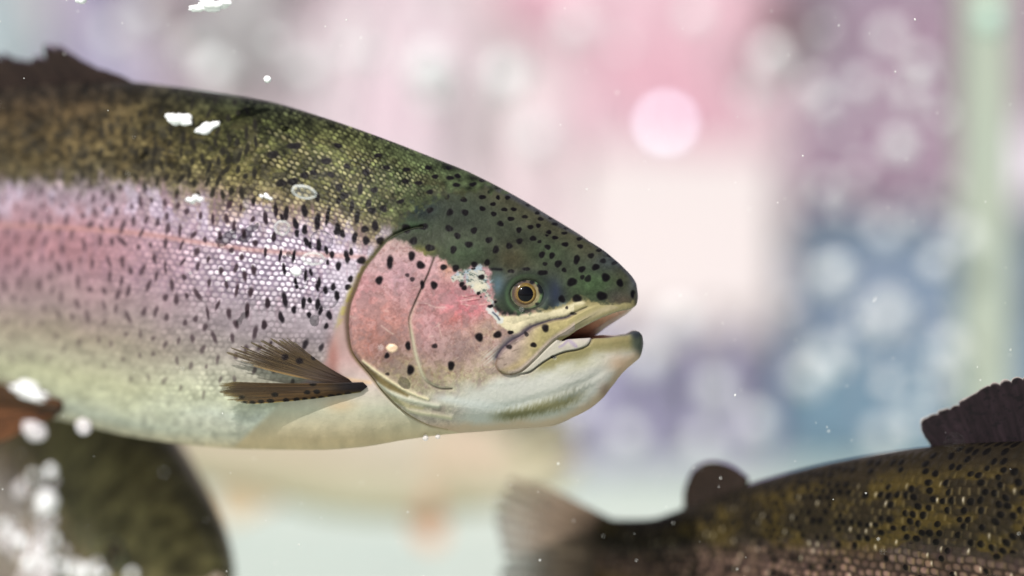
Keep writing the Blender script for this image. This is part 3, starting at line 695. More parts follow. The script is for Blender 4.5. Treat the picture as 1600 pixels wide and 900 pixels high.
def body(root, sh, spec, n_up, n_lo, style, project):
    xc = cols_from([(-660, spec[0][0], spec[0][1])] + [(spec[i - 1][0], spec[i][0], spec[i][1]) for i in range(1, len(spec))])
    cm = int(np.searchsorted(xc, 872))
    xc[cm] = 872.0
    xu = np.where(xc <= 872, xc, 872 + (xc - 872) * (996 - 872) / 128)
    xl = np.where(xc <= 872, xc, 872 + (xc - 872) * (1004.6 - 872) / 128)
    def rows(n):
        s = np.linspace(0, 1, n); return .55 * .5 * (1 - np.cos(np.pi * s)) + .45 * s ** 1.35 * (1 - .0) if False else .6 * .5 * (1 - np.cos(np.pi * s)) + .4 * s
    au = rows(n_up)[:, None]; al = rows(n_lo)[:, None]
    au = np.where(au < .08, au ** 2 / .08 * .5 + au * .5 * (au / .08), au)
    Tu = f_top(xu)[None]; Mu = np.where(xu <= 872, f_seam(xu), f_lipu(xu))[None]
    Ml = np.where(xl <= 872, f_seam(xl), f_lipl(xl))[None]; Bl = f_bot(xl)[None]
    al2 = 1 - al[::-1]; 
    rl = 1 - al[::-1] if False else al
    rb = 1 - rl; rb = np.where(rb < .08, rb ** 2 / .08 * .5 + rb * .5 * (rb / .08), rb); rl = 1 - rb
    YU = Tu * (1 - au) + Mu * au; XU = np.broadcast_to(xu[None], YU.shape)
    YL = Ml * (1 - rl) + Bl * rl; XL = np.broadcast_to(xl[None], YL.shape)
    def lip(X, d):
        open_ = sstep(870, 886, X)
        rr = np.clip(d / 9, 0, 1)
        return 1 - open_ * (1 - (.72 + .28 * np.sqrt(1 - (1 - rr) ** 2)))
    HU = half_thick(XU, YU); HL = half_thick(XL, YL)
    # widths per jaw (no blending across the gape)
    def thick(X, Y, lower):
        top, bot = f_top(np.minimum(X, 995.9)), f_bot(X)
        t = np.clip((Y - top) / np.maximum(bot - top, 1), 0, 1); tw = .47
        q = np.where(t < tw, (tw - t) / tw, (t - tw) / (1 - tw))
        f = np.sqrt(np.clip(1 - np.clip(q, 0, 1) ** 2.25, 0, 1))
        w = f_wid(X)
        if lower: w = np.where(X > 872, f_widl(X), w)
        return w * f
    HU = thick(XU, YU, False) * lip(XU, Mu - YU); HL = thick(XL, YL, True) * lip(XL, YL - Ml)
    ru, rlw = YU.shape[0], YL.shape[0]; n = len(xc)
    PU = sh(XU, YU, -HU); PL = sh(XL, YL, -HL)
    def normals(P):
        gi = np.gradient(P, axis=0); gj = np.gradient(P, axis=1)
        N = np.cross(gi, gj); N /= np.linalg.norm(N, axis=-1, keepdims=True) + 1e-12
        if N[N.shape[0] // 2, N.shape[1] // 2, 1] > 0: N = -N
        return N
    def picture(P, X, Y):
        if not project: return X, Y
        w = P + np.array(sh.origin)
        return 800 + w[..., 0] / (SL * w[..., 1]), 450 - w[..., 2] / (SL * w[..., 1])
    QUx, QUy = picture(PU, XU, YU); QLx, QLy = picture(PL, XL, YL)
    qx = np.concatenate([QUx.ravel(), QLx.ravel()]); qy = np.concatenate([QUy.ravel(), QLy.ravel()])
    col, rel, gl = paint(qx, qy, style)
    nu = ru * n
    fade_u = sstep(0, .05, au) * sstep(1000, 985, XU); fade_l = sstep(0, .05, 1 - rl) * sstep(1008, 992, XL)
    lipfade_u = 1 - sstep(868, 880, XU) * sstep(5, 0, Mu - YU); lipfade_l = 1 - sstep(868, 880, XL) * sstep(5, 0, YL - Ml)
    PU = PU + normals(PU) * (rel[:nu].reshape(ru, n) * fade_u * lipfade_u * K)[..., None]
    PL = PL + normals(PL) * (rel[nu:].reshape(rlw, n) * fade_l * lipfade_l * K)[..., None]
    co = np.concatenate([PU.reshape(-1, 3), PL.reshape(-1, 3)])
    IU = np.arange(nu).reshape(ru, n); IL = nu + np.arange(rlw * n).reshape(rlw, n)
    IL[0, :cm + 1] = IU[-1, :cm + 1]
    quads = [grid_quads(IU), grid_quads(IL)]
    # far flank, coarser, its rim shared with the near flank's where the samples meet
    st = 3
    def sub(nn): 
        a = list(range(0, nn, st)); 
        if a[-1] != nn - 1: a.append(nn - 1)
        return np.array(a)
    cj = np.unique(np.concatenate([sub(n), [cm]])); iu = sub(ru); il = sub(rlw)
    FU = sh(XU, YU, HU)[np.ix_(iu, cj)]; FL = sh(XL, YL, HL)[np.ix_(il, cj)]
    base = len(co)
    JU = base + np.arange(len(iu) * len(cj)).reshape(len(iu), len(cj)); JL = JU.max() + 1 + np.arange(len(il) * len(cj)).reshape(len(il), len(cj))
    cmj = int(np.searchsorted(cj, cm)); JL[0, :cmj + 1] = JU[-1, :cmj + 1]
    quads += [grid_quads(JU)[:, ::-1], grid_quads(JL)[:, ::-1]]
    co = np.concatenate([co, FU.reshape(-1, 3), FL.reshape(-1, 3)])
    cU = col[:nu].reshape(ru, n, 3)[np.ix_(iu, cj)].reshape(-1, 3); cL = col[nu:].reshape(rlw, n, 3)[np.ix_(il, cj)].reshape(-1, 3)
    col = np.concatenate([col, cU, cL]); gl = np.concatenate([gl, np.full(len(cU) + len(cL), .4)])
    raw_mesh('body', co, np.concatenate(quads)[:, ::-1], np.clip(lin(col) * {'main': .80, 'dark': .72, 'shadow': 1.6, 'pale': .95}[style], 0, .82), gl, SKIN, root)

def mouth(root, sh):
    """roof and floor of the mouth, from lip to lip"""
    n = 40; x = np.linspace(866, 993, n)
    s = np.linspace(0, 1, 14)[:, None]
    w = f_wid(x)[None] * .74
    far = pchip([866, 880, 905, 929, 947, 965, 986, 993], [534, 535, 534, 526, 512.5, 500.5, 485.5, 477])(x)[None]
    y0 = np.where(x > 872, f_lipu(x), 530)[None] - 1.5
    Y = y0 * (1 - s) + far * s - 10 * np.sin(np.pi * np.clip(s / .5, 0, 1)) * sstep(990, 960, x)[None] * (s < .5)
    O = -w * .98 + s * w * 1.75
    X = np.broadcast_to(x[None], Y.shape)
    P = sh(X, Y, O)
    c = np.empty(Y.shape + (3,), np.float32)
    tt = np.clip((X - 875) / 110, 0, 1)
    for k2 in range(3): c[..., k2] = np.interp(tt, [0, .3, .6, 1], np.array([(140, 80, 68), (196, 130, 104), (232, 184, 152), (238, 206, 186)])[:, k2] / 255)
    c *= (1 + .3 * (fbm(X / 6, Y / 3 + s * 6, 5) - .5))[..., None]
    P2 = sh(X, Y - 2.0, O)
    I = np.arange(Y.size).reshape(Y.shape)
    q = np.concatenate([grid_quads(I), grid_quads(I + Y.size)[:, ::-1]])
    raw_mesh('mouth_roof', np.concatenate([P.reshape(-1, 3), P2.reshape(-1, 3)]), q, lin(np.concatenate([c.reshape(-1, 3)] * 2)), np.full(Y.size * 2, .35), MOUTH, root)
    # floor with the tongue
    x = np.linspace(866, 1000, n); w = f_widl(x)[None] * .74; s = np.linspace(-1, 1, 15)[:, None]
    y0 = np.where(x > 872, f_lipl(x), 531)[None] + 1.2
    tong = 5.5 * np.exp(-((x[None] - 938) / 22) ** 2) * np.exp(-(s / .55) ** 2)
    Y = y0 + 3.0 * (1 - s ** 2) * 0 - tong; X = np.broadcast_to(x[None], Y.shape); O = s * w
    c = np.empty(Y.shape + (3,), np.float32); c[:] = C(150, 104, 92)
    c *= (1 + .3 * (fbm(X / 6, s * 4 + 0 * X, 6) - .5))[..., None]
    P = sh(X, Y, O); P2 = sh(X, Y + 3, O); I = np.arange(Y.size).reshape(Y.shape)
    q = np.concatenate([grid_quads(I), grid_quads(I + Y.size)[:, ::-1]])
    raw_mesh('tongue', np.concatenate([P.reshape(-1, 3), P2.reshape(-1, 3)]), q, lin(np.concatenate([c.reshape(-1, 3)] * 2)), np.full(Y.size * 2, .35), MOUTH, root)

def surf_off(px, py, side=-1):
    return side * half_thick(np.asarray(px, float), np.asarray(py, float))

def eye(root, sh, side, cx=821.0, cy=459.3, seg=72, rings=40):
    a = np.linspace(0, 2 * math.pi, seg, endpoint=False)[None]; r = (np.linspace(0, 1, rings) ** .8 * 28)[:, None]
    X = cx + r * np.cos(a); Y = cy + r * np.sin(a)
    dome = 10.0 * np.sqrt(np.clip(1 - (r / 33) ** 2, 0, 1)) - 1.9
    off = side * (half_thick(X, Y) + dome)
    A = np.broadcast_to(a, X.shape); R = np.broadcast_to(r, X.shape)
    c = np.empty(X.shape + (3,), np.float32); c[:] = C(72, 92, 64)
    n = fbm(X / 3, Y / 3, 12) - .5
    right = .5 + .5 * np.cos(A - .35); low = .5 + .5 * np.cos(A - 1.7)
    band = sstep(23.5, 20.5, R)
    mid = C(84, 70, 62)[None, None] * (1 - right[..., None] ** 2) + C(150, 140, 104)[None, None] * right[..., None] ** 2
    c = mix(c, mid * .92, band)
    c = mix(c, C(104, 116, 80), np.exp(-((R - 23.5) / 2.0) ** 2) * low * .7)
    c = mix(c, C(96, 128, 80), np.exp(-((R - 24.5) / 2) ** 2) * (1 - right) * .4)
    c *= (1 + .5 * n)[..., None]
    for sx, sy, rx, ry in [(803, 444, 6, 4), (818, 438, 4, 3), (831, 441, 4.5, 3.5), (845, 452, 5, 8), (798.7, 473.5, 4, 5), (838.7, 475, 3.6, 3), (842, 446, 4, 4), (810, 440, 4, 2.6)]:
        c = mix(c, C(18, 18, 22), sstep(1.2, .7, np.sqrt(((X - sx) / rx) ** 2 + ((Y - sy) / ry) ** 2)) * .92)
    c = mix(c, C(24, 32, 28), sstep(24.5, 27, R) * .85)
    def poly(X, Y, off, c, name, mat, gl, par):
        P = sh(X, Y, off).reshape(-1, 3); rr, ss = X.shape
        I = np.arange(rr * ss).reshape(rr, ss); I = np.concatenate([I, I[:, :1]], 1)
        return raw_mesh(name, P, grid_quads(I) if side > 0 else grid_quads(I)[:, ::-1], lin(c.reshape(-1, 3)), np.full(rr * ss, gl), mat, par)
    e = poly(X, Y, off, c, 'eye', EYEM, .22, root)
    # gold iris ring, then the bulging pupil
    ri = np.linspace(11.2, 16.8, 8)[:, None]; Xi = cx - .4 + ri * np.cos(a); Yi = cy - .3 + ri * np.sin(a)
    oi = side * (half_thick(Xi, Yi) + 10 * np.sqrt(np.clip(1 - (ri / 33) ** 2, 0, 1)) - 1.9 + .9 * np.sin(np.pi * (ri - 11.2) / 5.6) + .25)
    Ai = np.broadcast_to(a, Xi.shape); Ri = np.broadcast_to(ri, Xi.shape)
    ci = np.empty(Xi.shape + (3,), np.float32); ci[:] = C(98, 78, 36)
    ci = mix(ci, C(76, 52, 32), (.5 + .5 * np.cos(Ai - 1.9)) ** 2 * .8); ci = mix(ci, C(110, 88, 74), (.5 + .5 * np.cos(Ai - 3.3)) ** 3 * .6 * sstep(13, 15, Ri))
    ci = mix(ci, C(142, 124, 68), np.exp(-((Ri - 13.0) / .8) ** 2) * .7)
    ci *= (1 + .5 * (fbm(Xi / 2, Yi / 2, 3) - .5))[..., None]
    poly(Xi, Yi, oi, ci, 'iris', EYEM, .2, e)
    rp = (np.linspace(0, 1, 12) * 12.6)[:, None]; Xp = cx + rp * np.cos(a); Yp = cy + rp * np.sin(a) * 1.02
    op = side * (half_thick(Xp, Yp) + 10 * np.sqrt(np.clip(1 - (rp / 33) ** 2, 0, 1)) - 1.9 + 2.2 * np.sqrt(np.clip(1 - (rp / 12) ** 2, 0, 1)))
    poly(Xp, Yp, op, np.full(Xp.shape + (3,), .01, np.float32), 'pupil', PUPIL, .1, e)

def along(pts, n):
    p = np.array(pts, float); d = np.concatenate([[0], np.cumsum(np.hypot(*np.diff(p, axis=0).T))]); s = np.linspace(0, d[-1], n)
    return np.stack([np.interp(s, d, p[:, 0]), np.interp(s, d, p[:, 1])], -1)

def fin_patch(sh, base, tip, rays, off_fn, colour, jag=.06, th=1.6, nv=46, per=7, seed=1, sag=0.0, clear=0.0):
    n = rays * per + 1; rs = np.random.RandomState(seed)
    B = along(base, n); T = along(smooth_poly(tip, 6), n)
    u = np.linspace(0, 1, n)[None]; v = np.linspace(0, 1, nv)[:, None]
    ph = u * rays; tri = np.abs((ph % 1) - .5) * 2           # 1 between rays, 0 on a ray
    j = rs.rand(rays + 2)[np.floor(ph).astype(int)]
    ln = 1 - jag * (j * .8 + .9 * tri ** 2 * rs.rand(rays + 2)[np.floor(ph).astype(int)])
    v2 = v * (1 - (1 - ln) * sstep(.55, 1, v))
    X = B[None, :, 0] * (1 - v2) + T[None, :, 0] * v2; Y = B[None, :, 1] * (1 - v2) + T[None, :, 1] * v2 + sag * np.sin(np.pi * v2)
    off = off_fn(u, v2, X, Y)
    if sh.seen:           # the drawing gives a fin's outline as seen; bring it to the depth it has
        tx, ty = X, Y
        for _ in range(4):
            w = sh(X, Y, off) + np.array(sh.origin)
            X = X - (800 + w[..., 0] / (SL * w[..., 1]) - tx); Y = Y - (450 - w[..., 2] / (SL * w[..., 1]) - ty)
            off = off_fn(u, v2, X, Y)
    ridge = (1 - tri) ** 2 * .9 * sstep(1, .6, v) + .2
    edge = np.minimum(np.minimum(u, 1 - u) * 8, 1) * np.minimum((1 - v) * 6 + .08, 1)
    t2 = th * (.35 + ridge) * (1 - .7 * v) * edge
    c = colour(u + 0 * v, v + 0 * u, tri + 0 * v, *((tx, ty) if sh.seen else (X, Y)))
    A = sh(X, Y, off - t2).reshape(-1, 3); Bk = sh(X, Y, off + t2).reshape(-1, 3)
    I = np.arange(X.size).reshape(X.shape)
    return np.concatenate([A, Bk]), np.concatenate([grid_quads(I)[:, ::-1], grid_quads(I + X.size)]), np.concatenate([c.reshape(-1, 3)] * 2), np.tile((1 - clear * sstep(.25, .95, v + 0 * u) * (.55 + .45 * tri)).ravel(), 2)

def fin(root, name, sh, patches):
    co, qs, cs, al = [], [], [], []; b = 0
    for p in patches:
        c, q, k2, a = fin_patch(sh, **p); al.append(a); co.append(c); qs.append(q + b); cs.append(k2); b += len(c)
    return raw_mesh(name, np.concatenate(co), np.concatenate(qs), lin(np.clip(np.concatenate(cs), .01, 1)), np.full(b, .5), FIN, root, np.concatenate(al))

def fin_colour(dark, light, edge=None, edge_w=.1, spots=0, seed=1, base=None):
    dark, light = np.array(dark) / 255, np.array(light) / 255
    def f(u, v, tri, X, Y):
        st = fbm(u * 60, v * 3, seed) * .75 + fbm(u * 22, v * 5, seed + 4) * .5 - .12
        m = np.clip(st, 0, 1)[..., None]
        c = dark * (1 - m) + light * m
        c = c * (1 - .22 * (1 - tri[..., None]) ** 3)
        if spots:
            sp = sstep(.60, .70, fbm(X / 9, Y / 6, seed + 9)) * spots
            c = mix(c, C(16, 14, 16), sp)
        if base is not None: c = mix(c, np.array(base, np.float32) / 255, sstep(.5, .0, v + .3 * (fbm(u * 9, v * 2, 2) - .5)))
        if edge is not None:
            c = mix(c, np.array(edge, np.float32) / 255, sstep(1 - edge_w, 1 - edge_w * .3, v + .05 * (fbm(u * 14, v * 0, 3) - .5)) * .85)
        return c.astype(np.float32)
    return f

def flank_fin(lift, base=2.0, side=-1):
    return lambda u, v, X, Y: side * (half_thick(X, Y) + base + lift * v)

def midline(amp=3.0, side=-1):
    return lambda u, v, X, Y: amp * np.sin(2.2 * u + 1.5 * v) * v

def make_trout(label, sh, spec, n_up, n_lo, style, dorsal, group, project=False, pectoral='swept', fine=True):
    root = bpy.data.objects.new('trout', None); COL.objects.link(root); root.empty_display_size = .05
    root.location = sh.origin
    tag(root, label, 'trout', group)
    body(root, sh, spec, n_up, n_lo, style, project)
    if spec[-1][0] > 900 or True:
        mouth(root, sh); eye(root, sh, -1); eye(root, sh, 1, seg=32, rings=12)
    tone = {'main': 1.0, 'dark': .7, 'shadow': .8, 'pale': 1.35}[style]
    T = lambda c: tuple(min(235, x * tone) for x in c)
    if dorsal == 'folded':
        d = dict(base=[(212, 131), (120, 133), (-34, 146)], tip=[(196, 121), (168, 108), (140, 99), (114, 82), (92, 69), (72, 66), (58, 84), (30, 90), (8, 80), (-30, 74), (-70, 88), (-100, 112)],
                 rays=13, off_fn=midline(4), colour=fin_colour(T((30, 23, 21)), T((58, 46, 39)), T((96, 86, 108)), .12, 0, 3), jag=.2, th=1.6)
    else:
        d = dict(base=[(214, 131), (120, 134), (-34, 148)], tip=[(196, 60), (168, 34), (124, 27), (92, 31), (66, 37), (50, 45), (34, 55), (14, 66), (-4, 78), (-24, 86), (-40, 92), (-50, 100), (-54, 112), (-46, 128)],
                 rays=16, off_fn=midline(5), colour=fin_colour((20, 15, 17), (46, 35, 40), (206, 196, 190), .03, .6, 3), jag=.06, th=.6)
    fin(root, 'dorsal_fin', sh, [d])
    fin(root, 'adipose_fin', sh, [dict(base=[(-362, 225), (-492, 276)], tip=[(-364, 212), (-398, 193), (-439, 188), (-470, 204), (-487, 240), (-488, 264)], rays=9, off_fn=midline(2), colour=fin_colour(T((46, 36, 32)), T((78, 62, 52)), None, .1, 0, 5), jag=.0, th=5, nv=20)])
    fin(root, 'tail_fin', sh, [dict(base=[(-636, 298), (-644, 380), (-636, 462)], tip=[(-800, 240), (-846, 236), (-886, 268), (-894, 305), (-890, 342), (-884, 382), (-890, 424), (-894, 462), (-886, 502), (-846, 530), (-800, 526)],
                                    rays=18, off_fn=midline(4), colour=fin_colour(T((112, 94, 82)), T((280, 244, 208)), T((140, 124, 116)), .1, .3, 7, base=(52, 42, 34)), jag=.14, th=2.0, clear=.72)])
    fin(root, 'anal_fin', sh, [dict(base=[(-390, 506), (-540, 474)], tip=[(-440, 576), (-480, 592), (-540, 566), (-580, 510)], rays=11, off_fn=midline(2), colour=fin_colour((120, 76, 52), (176, 128, 92), (220, 206, 188), .08, 0, 8), jag=.08, th=2.5)])
    for side in (-1, 1):
        fin(root, 'pelvic_fin', sh, [dict(base=[(86, 652), (97, 642), (96, 626)], tip=[(-40, 708), (-84, 696), (-98, 650), (-96, 610), (-70, 580)], rays=9,
                                          off_fn=(lambda sd: (lambda u, v, X, Y: sd * (half_thick(X, np.minimum(Y, f_bot(X) - 14)) + 6 + 16 * v)))(side),
                                          colour=fin_colour((60, 38, 25), (134, 88, 56), (190, 150, 124), .05, .4, 9) if style != 'pale' else fin_colour((196, 176, 146), (214, 196, 166)), jag=.06, th=2.4)])
        if pectoral == 'swept':
            upper = fin_colour((40, 31, 27), (112, 92, 62), (104, 92, 66), .1, 0, 11)
            def lower(u, v, tri, X, Y):
                c = fin_colour((46, 34, 25), (112, 86, 52), (120, 104, 66), .1, 0, 13)(u, v, tri, X, Y)
                c = mix(c, C(150, 132, 74), sstep(.86, .94, u) * .8)
                c = mix(c, C(36, 28, 24), np.exp(-((u - .32) / .07) ** 2) * .5 * sstep(.2, .5, v))
                for sx, sy, rx, ry in [(545, 616, 5, 4), (531, 617.5, 5, 3), (519, 619, 6, 3.2), (503, 622, 5, 3.5), (490.5, 623.5, 5, 3.5), (477, 624, 4.5, 3.2), (464, 624.5, 5, 3.6), (447.5, 625.5, 5, 3.6), (423, 626.5, 6, 3.2), (408, 627.5, 5, 3),
                                       (394.5, 629, 5, 3), (382, 629, 5, 2.6), (430, 616.5, 5.5, 3.4), (481, 613, 5, 3.2), (496, 612, 5.5, 3.6), (490, 600, 5.5, 3.4), (378, 621, 5, 3)]:
                    c = mix(c, C(20, 16, 14), sstep(1.25, .8, np.sqrt(((X - sx) / rx) ** 2 + ((Y - sy) / ry) ** 2)) * .95)
                c = mix(c, C(30, 28, 34), sstep(500, 548, X) * sstep(616, 606, Y) * .85)
                return c
            def upperc(u, v, tri, X, Y):
                c = upper(u, v, tri, X, Y)
                c = mix(c, C(160, 130, 84), sstep(.86, .96, u) * sstep(.25, .5, v) * .75)
                c = mix(c, C(58, 44, 44), sstep(.55, .1, v) * .6)
                for sx, sy, rx, ry in [(446, 558, 6, 5), (469, 564, 6, 5), (492, 558, 4.5, 5)]:
                    c = mix(c, C(24, 18, 22), sstep(1.25, .7, np.sqrt(((X - sx) / rx) ** 2 + ((Y - sy) / ry) ** 2)) * .9)
                return c
            fin(root, 'pectoral_fin', sh, [
                dict(base=[(546, 592), (556, 603)], tip=[(448, 522), (428, 518), (412, 530), (396, 526), (382, 536), (366, 540), (352, 548), (358, 556), (374, 566)], rays=23, off_fn=flank_fin(15, 1.5, side), colour=upperc, jag=.2, th=1.1, clear=.5, sag=5, seed=4, nv=70),
                dict(base=[(568, 597), (575, 604), (564, 613)], tip=[(356, 596), (342, 599), (339, 604), (341, 610), (344, 617), (354, 625), (368, 630), (386, 632)], rays=23, off_fn=flank_fin(20, 3, side), colour=lower, jag=.08, th=1.2, clear=.25, sag=2.5, seed=9, nv=90)])
        else:
            fin(root, 'pectoral_fin', sh, [dict(base=[(572, 602), (540, 618)], tip=[(590, 760), (560, 790), (510, 770), (480, 720)], rays=10, off_fn=flank_fin(30, 3, side), colour=fin_colour((196, 150, 122), (222, 188, 160), None, .1, 0, 13), jag=.05, th=2)])
    return root
# ------------------------------------------------------ floor and backdrop ----
FLOOR_Z = -.2846
def sheet(name, x0, x1, y0, y1, z, mat, nx=2, ny=2):
    xs = np.linspace(x0, x1, nx); ys = np.linspace(y0, y1, ny)
    X, Y = np.meshgrid(xs, ys); P = np.stack([X, Y, np.full_like(X, z)], -1).reshape(-1, 3)
    I = np.arange(nx * ny).reshape(ny, nx)
    return raw_mesh(name, P, grid_quads(I)[:, ::-1], mat=mat)
floor_m = plain('pale_floor', (178, 196, 186), .5, .3, scale=3, rgb2=(190, 202, 190))
tag(sheet('tank_floor', -6, 6, -3, 8, FLOOR_Z, floor_m), kind='structure')

def box(name, x0, x1, y0, y1, z0, z1, mat, bev=.004, parent=None):
    bm = bmesh.new(); bmesh.ops.create_cube(bm, size=1)
    for v in bm.verts: v.co = Vector(((x0 + x1) / 2 + v.co.x * (x1 - x0), (y0 + y1) / 2 + v.co.y * (y1 - y0), (z0 + z1) / 2 + v.co.z * (z1 - z0)))
    if bev: bmesh.ops.bevel(bm, geom=bm.edges[:], offset=bev, segments=2, affect='EDGES', profile=.5)
    return bm_mesh(name, bm, mat, parent, smooth=False)

YW = 4.66
wall_m = plain('wall_paint', (200, 187, 192), .8, .2, scale=4, rgb2=(202, 192, 195))
tag(box('back_wall', -3, 3, YW, YW + .1, FLOOR_Z + .002, 2.2, wall_m, 0), kind='structure')

def fX(px, y): return (px - 800) * SL * y
def fZ(py, y): return -(py - 450) * SL * y

def cloth(name, label, cat, px0, px1, py0, py1, y, mat, folds, depth=.018, seed=1, group=None):
    x0, x1, z0, z1 = fX(px0, y), fX(px1, y), fZ(py1, y), fZ(py0, y)
    nx, nz = 90, 24
    u = np.linspace(0, 1, nx)[None]; w = np.linspace(0, 1, nz)[:, None]
    X = x0 + (x1 - x0) * u + 0 * w; Z = z0 + (z1 - z0) * w + .006 * np.sin(u * 9 + seed) * (1 - w)
    X = X + (.045 * np.sin(w * 7 + seed * 1.7) + .03 * np.sin(w * 17 + seed * 3)) * (2 * u - 1) + .03 * np.sin(w * 5 + seed)
    dd = depth * (np.sin(u * folds * 6.283 + seed + .6 * np.sin(3 * w)) * .7 + .5 * (fbm(u * folds * 1.3 + 0 * w, w * 1.5 + 0 * u, seed) - .5))
    A = np.stack([X, y + dd, Z], -1).reshape(-1, 3); B = A + np.array([0, .004, 0])
    I = np.arange(nx * nz).reshape(nz, nx); n = nx * nz
    rim = np.concatenate([I[0, :], I[1:, -1], I[-1, -2::-1], I[-2::-1, 0]])
    side = np.stack([rim[:-1], rim[1:], rim[1:] + n, rim[:-1] + n], -1)
    o = raw_mesh(name, np.concatenate([A, B]), np.concatenate([grid_quads(I), grid_quads(I + n)[:, ::-1], side]), mat=mat)
    return tag(o, label, cat, group)

def slats(name, label, cat, px0, px1, py0, py1, y, mat, count, fill=.55, seed=1):
    rs = np.random.RandomState(seed); bm = bmesh.new()
    w = (px1 - px0) / count
    for i in range(count):
        a = px0 + w * (i + .1 * rs.rand()); b = a + w * fill * rs.uniform(.8, 1.2)
        m = bmesh.ops.create_cube(bm, size=1)['verts']
        x0, x1, z0, z1 = fX(a, y), fX(b, y), fZ(py1, y), fZ(py0 - 14 * rs.rand(), y)
        for v in m: v.co = Vector(((x0 + x1) / 2 + v.co.x * (x1 - x0), y + v.co.y * .02, (z0 + z1) / 2 + v.co.z * (z1 - z0)))
    for zz in (py0 + 30, py1 - 30):
        m = bmesh.ops.create_cube(bm, size=1)['verts']
        for v in m: v.co = Vector((fX((px0 + px1) / 2, y) + v.co.x * (fX(px1, y) - fX(px0, y)), y + .022 + v.co.y * .02, fZ(zz, y) + v.co.z * .02))
    return tag(bm_mesh(name, bm, mat, None, False), label, cat)

hue = lambda c: (c[0] * .95, c[1] * .95, c[2] * .965)
M = lambda n, a, b=None, s=8: plain(n, hue(a), .75, .2, scale=s, rgb2=b and hue(b))
cloth('hanging_cloth', 'bright pink cloth hanging high right of centre', 'cloth', 835, 1225, -260, 250, 4.60, M('pink_cloth', (208, 164, 176), (202, 180, 186)), 4, seed=2)
cloth('hanging_cloth', 'dusky mauve cloth hanging beside the green post', 'cloth', 1215, 1760, -260, 330, 4.55, M('mauve_cloth', (146, 118, 136), (148, 136, 148)), 5, seed=5)
cloth('hanging_cloth', 'blue grey cloth below the mauve cloth beside the green post', 'cloth', 1210, 1780, 322, 716, 4.58, M('blue_cloth', (108, 130, 150), (130, 140, 156)), 6, seed=8)
cloth('hanging_cloth', 'pale rose cloth hanging above the trout head', 'cloth', 455, 720, -260, 700, 4.57, M('rose_cloth', (208, 188, 195), (207, 197, 199)), 4, seed=3)
cloth('hanging_cloth', 'blush coloured cloth between the rose and pink cloths', 'cloth', 660, 985, -260, 700, 4.63, M('blush_cloth', (208, 191, 194), (208, 198, 198)), 3, seed=12)
cloth('hanging_cloth', 'mauve pink cloth hanging behind the dorsal fin', 'cloth', 195, 320, -260, 700, 4.53, M('plum_cloth', (176, 146, 166), (180, 162, 172)), 2, seed=4)
cloth('hanging_cloth', 'lilac cloth in the upper left corner', 'cloth', 95, 205, -260, 700, 4.60, M('lilac_cloth', (156, 148, 174), (164, 160, 176)), 2, seed=6)
cloth('hanging_cloth', 'pale teal cloth at the left end of the back wall', 'cloth', -420, 100, -260, 700, 4.56, M('teal_cloth', (162, 174, 176), (170, 176, 180)), 6, seed=7)
cloth('hanging_cloth', 'grey green cloth hanging beneath the white foam bubble', 'cloth', 318, 470, -260, 90, 4.50, M('sage_cloth', (202, 202, 200), (204, 197, 198)), 2, seed=9)
o = box('cream_board', fX(905, 4.5), fX(1218, 4.5), 4.47, 4.50, fZ(530, 4.5), fZ(236, 4.5), M('cream_board', (210, 199, 197), (206, 197, 195)), .006)
tag(o, 'cream white board standing behind the open mouth', 'board')
slats('slatted_screen', 'lilac grey upright slats below the cream board', 'screen', 850, 1222, 500, 724, 4.48, M('lilac_slats', (150, 144, 172), (158, 154, 178)), 6, .52, 3)
slats('slatted_screen', 'dark teal blue upright slats in front of the blue cloth', 'screen', 1226, 1500, 560, 724, 4.44, M('blue_slats', (94, 126, 144), (106, 136, 150)), 5, .5, 4)
o = box('pale_backing', fX(840, 4.62), fX(1230, 4.62), 4.615, 4.63, fZ(724, 4.62), fZ(480, 4.62), M('backing', (180, 180, 194), (184, 190, 196)), .003)
o.name = 'pale_panel'; tag(o, 'pale grey panel behind the lilac grey slats', 'panel')
o = box('white_board', fX(1590, 4.4), fX(1760, 4.4), 4.38, 4.40, fZ(315, 4.4), fZ(200, 4.4), M('white_board', (226, 214, 226), (214, 208, 220)), .004)
tag(o, 'small white board right of the green post', 'board')

# pale green post of the tank frame
post = bpy.data.objects.new('frame_post', None); COL.objects.link(post); yp = 2.35
post.location = (fX(1538, yp), yp, FLOOR_Z)
tag(post, 'pale green upright post of the tank frame', 'post')
pm_ = plain('post_paint', (158, 165, 150), .5, .3, scale=12, rgb2=(154, 164, 152))
hw = (fX(1578, yp) - fX(1498, yp)) / 2
box('upright', -hw, hw, -.02, .02, .012, 1.2, pm_, .006, post)
box('foot_plate', -hw * 1.6, hw * 1.6, -.035, .035, .002, .012, pm_, .002, post)

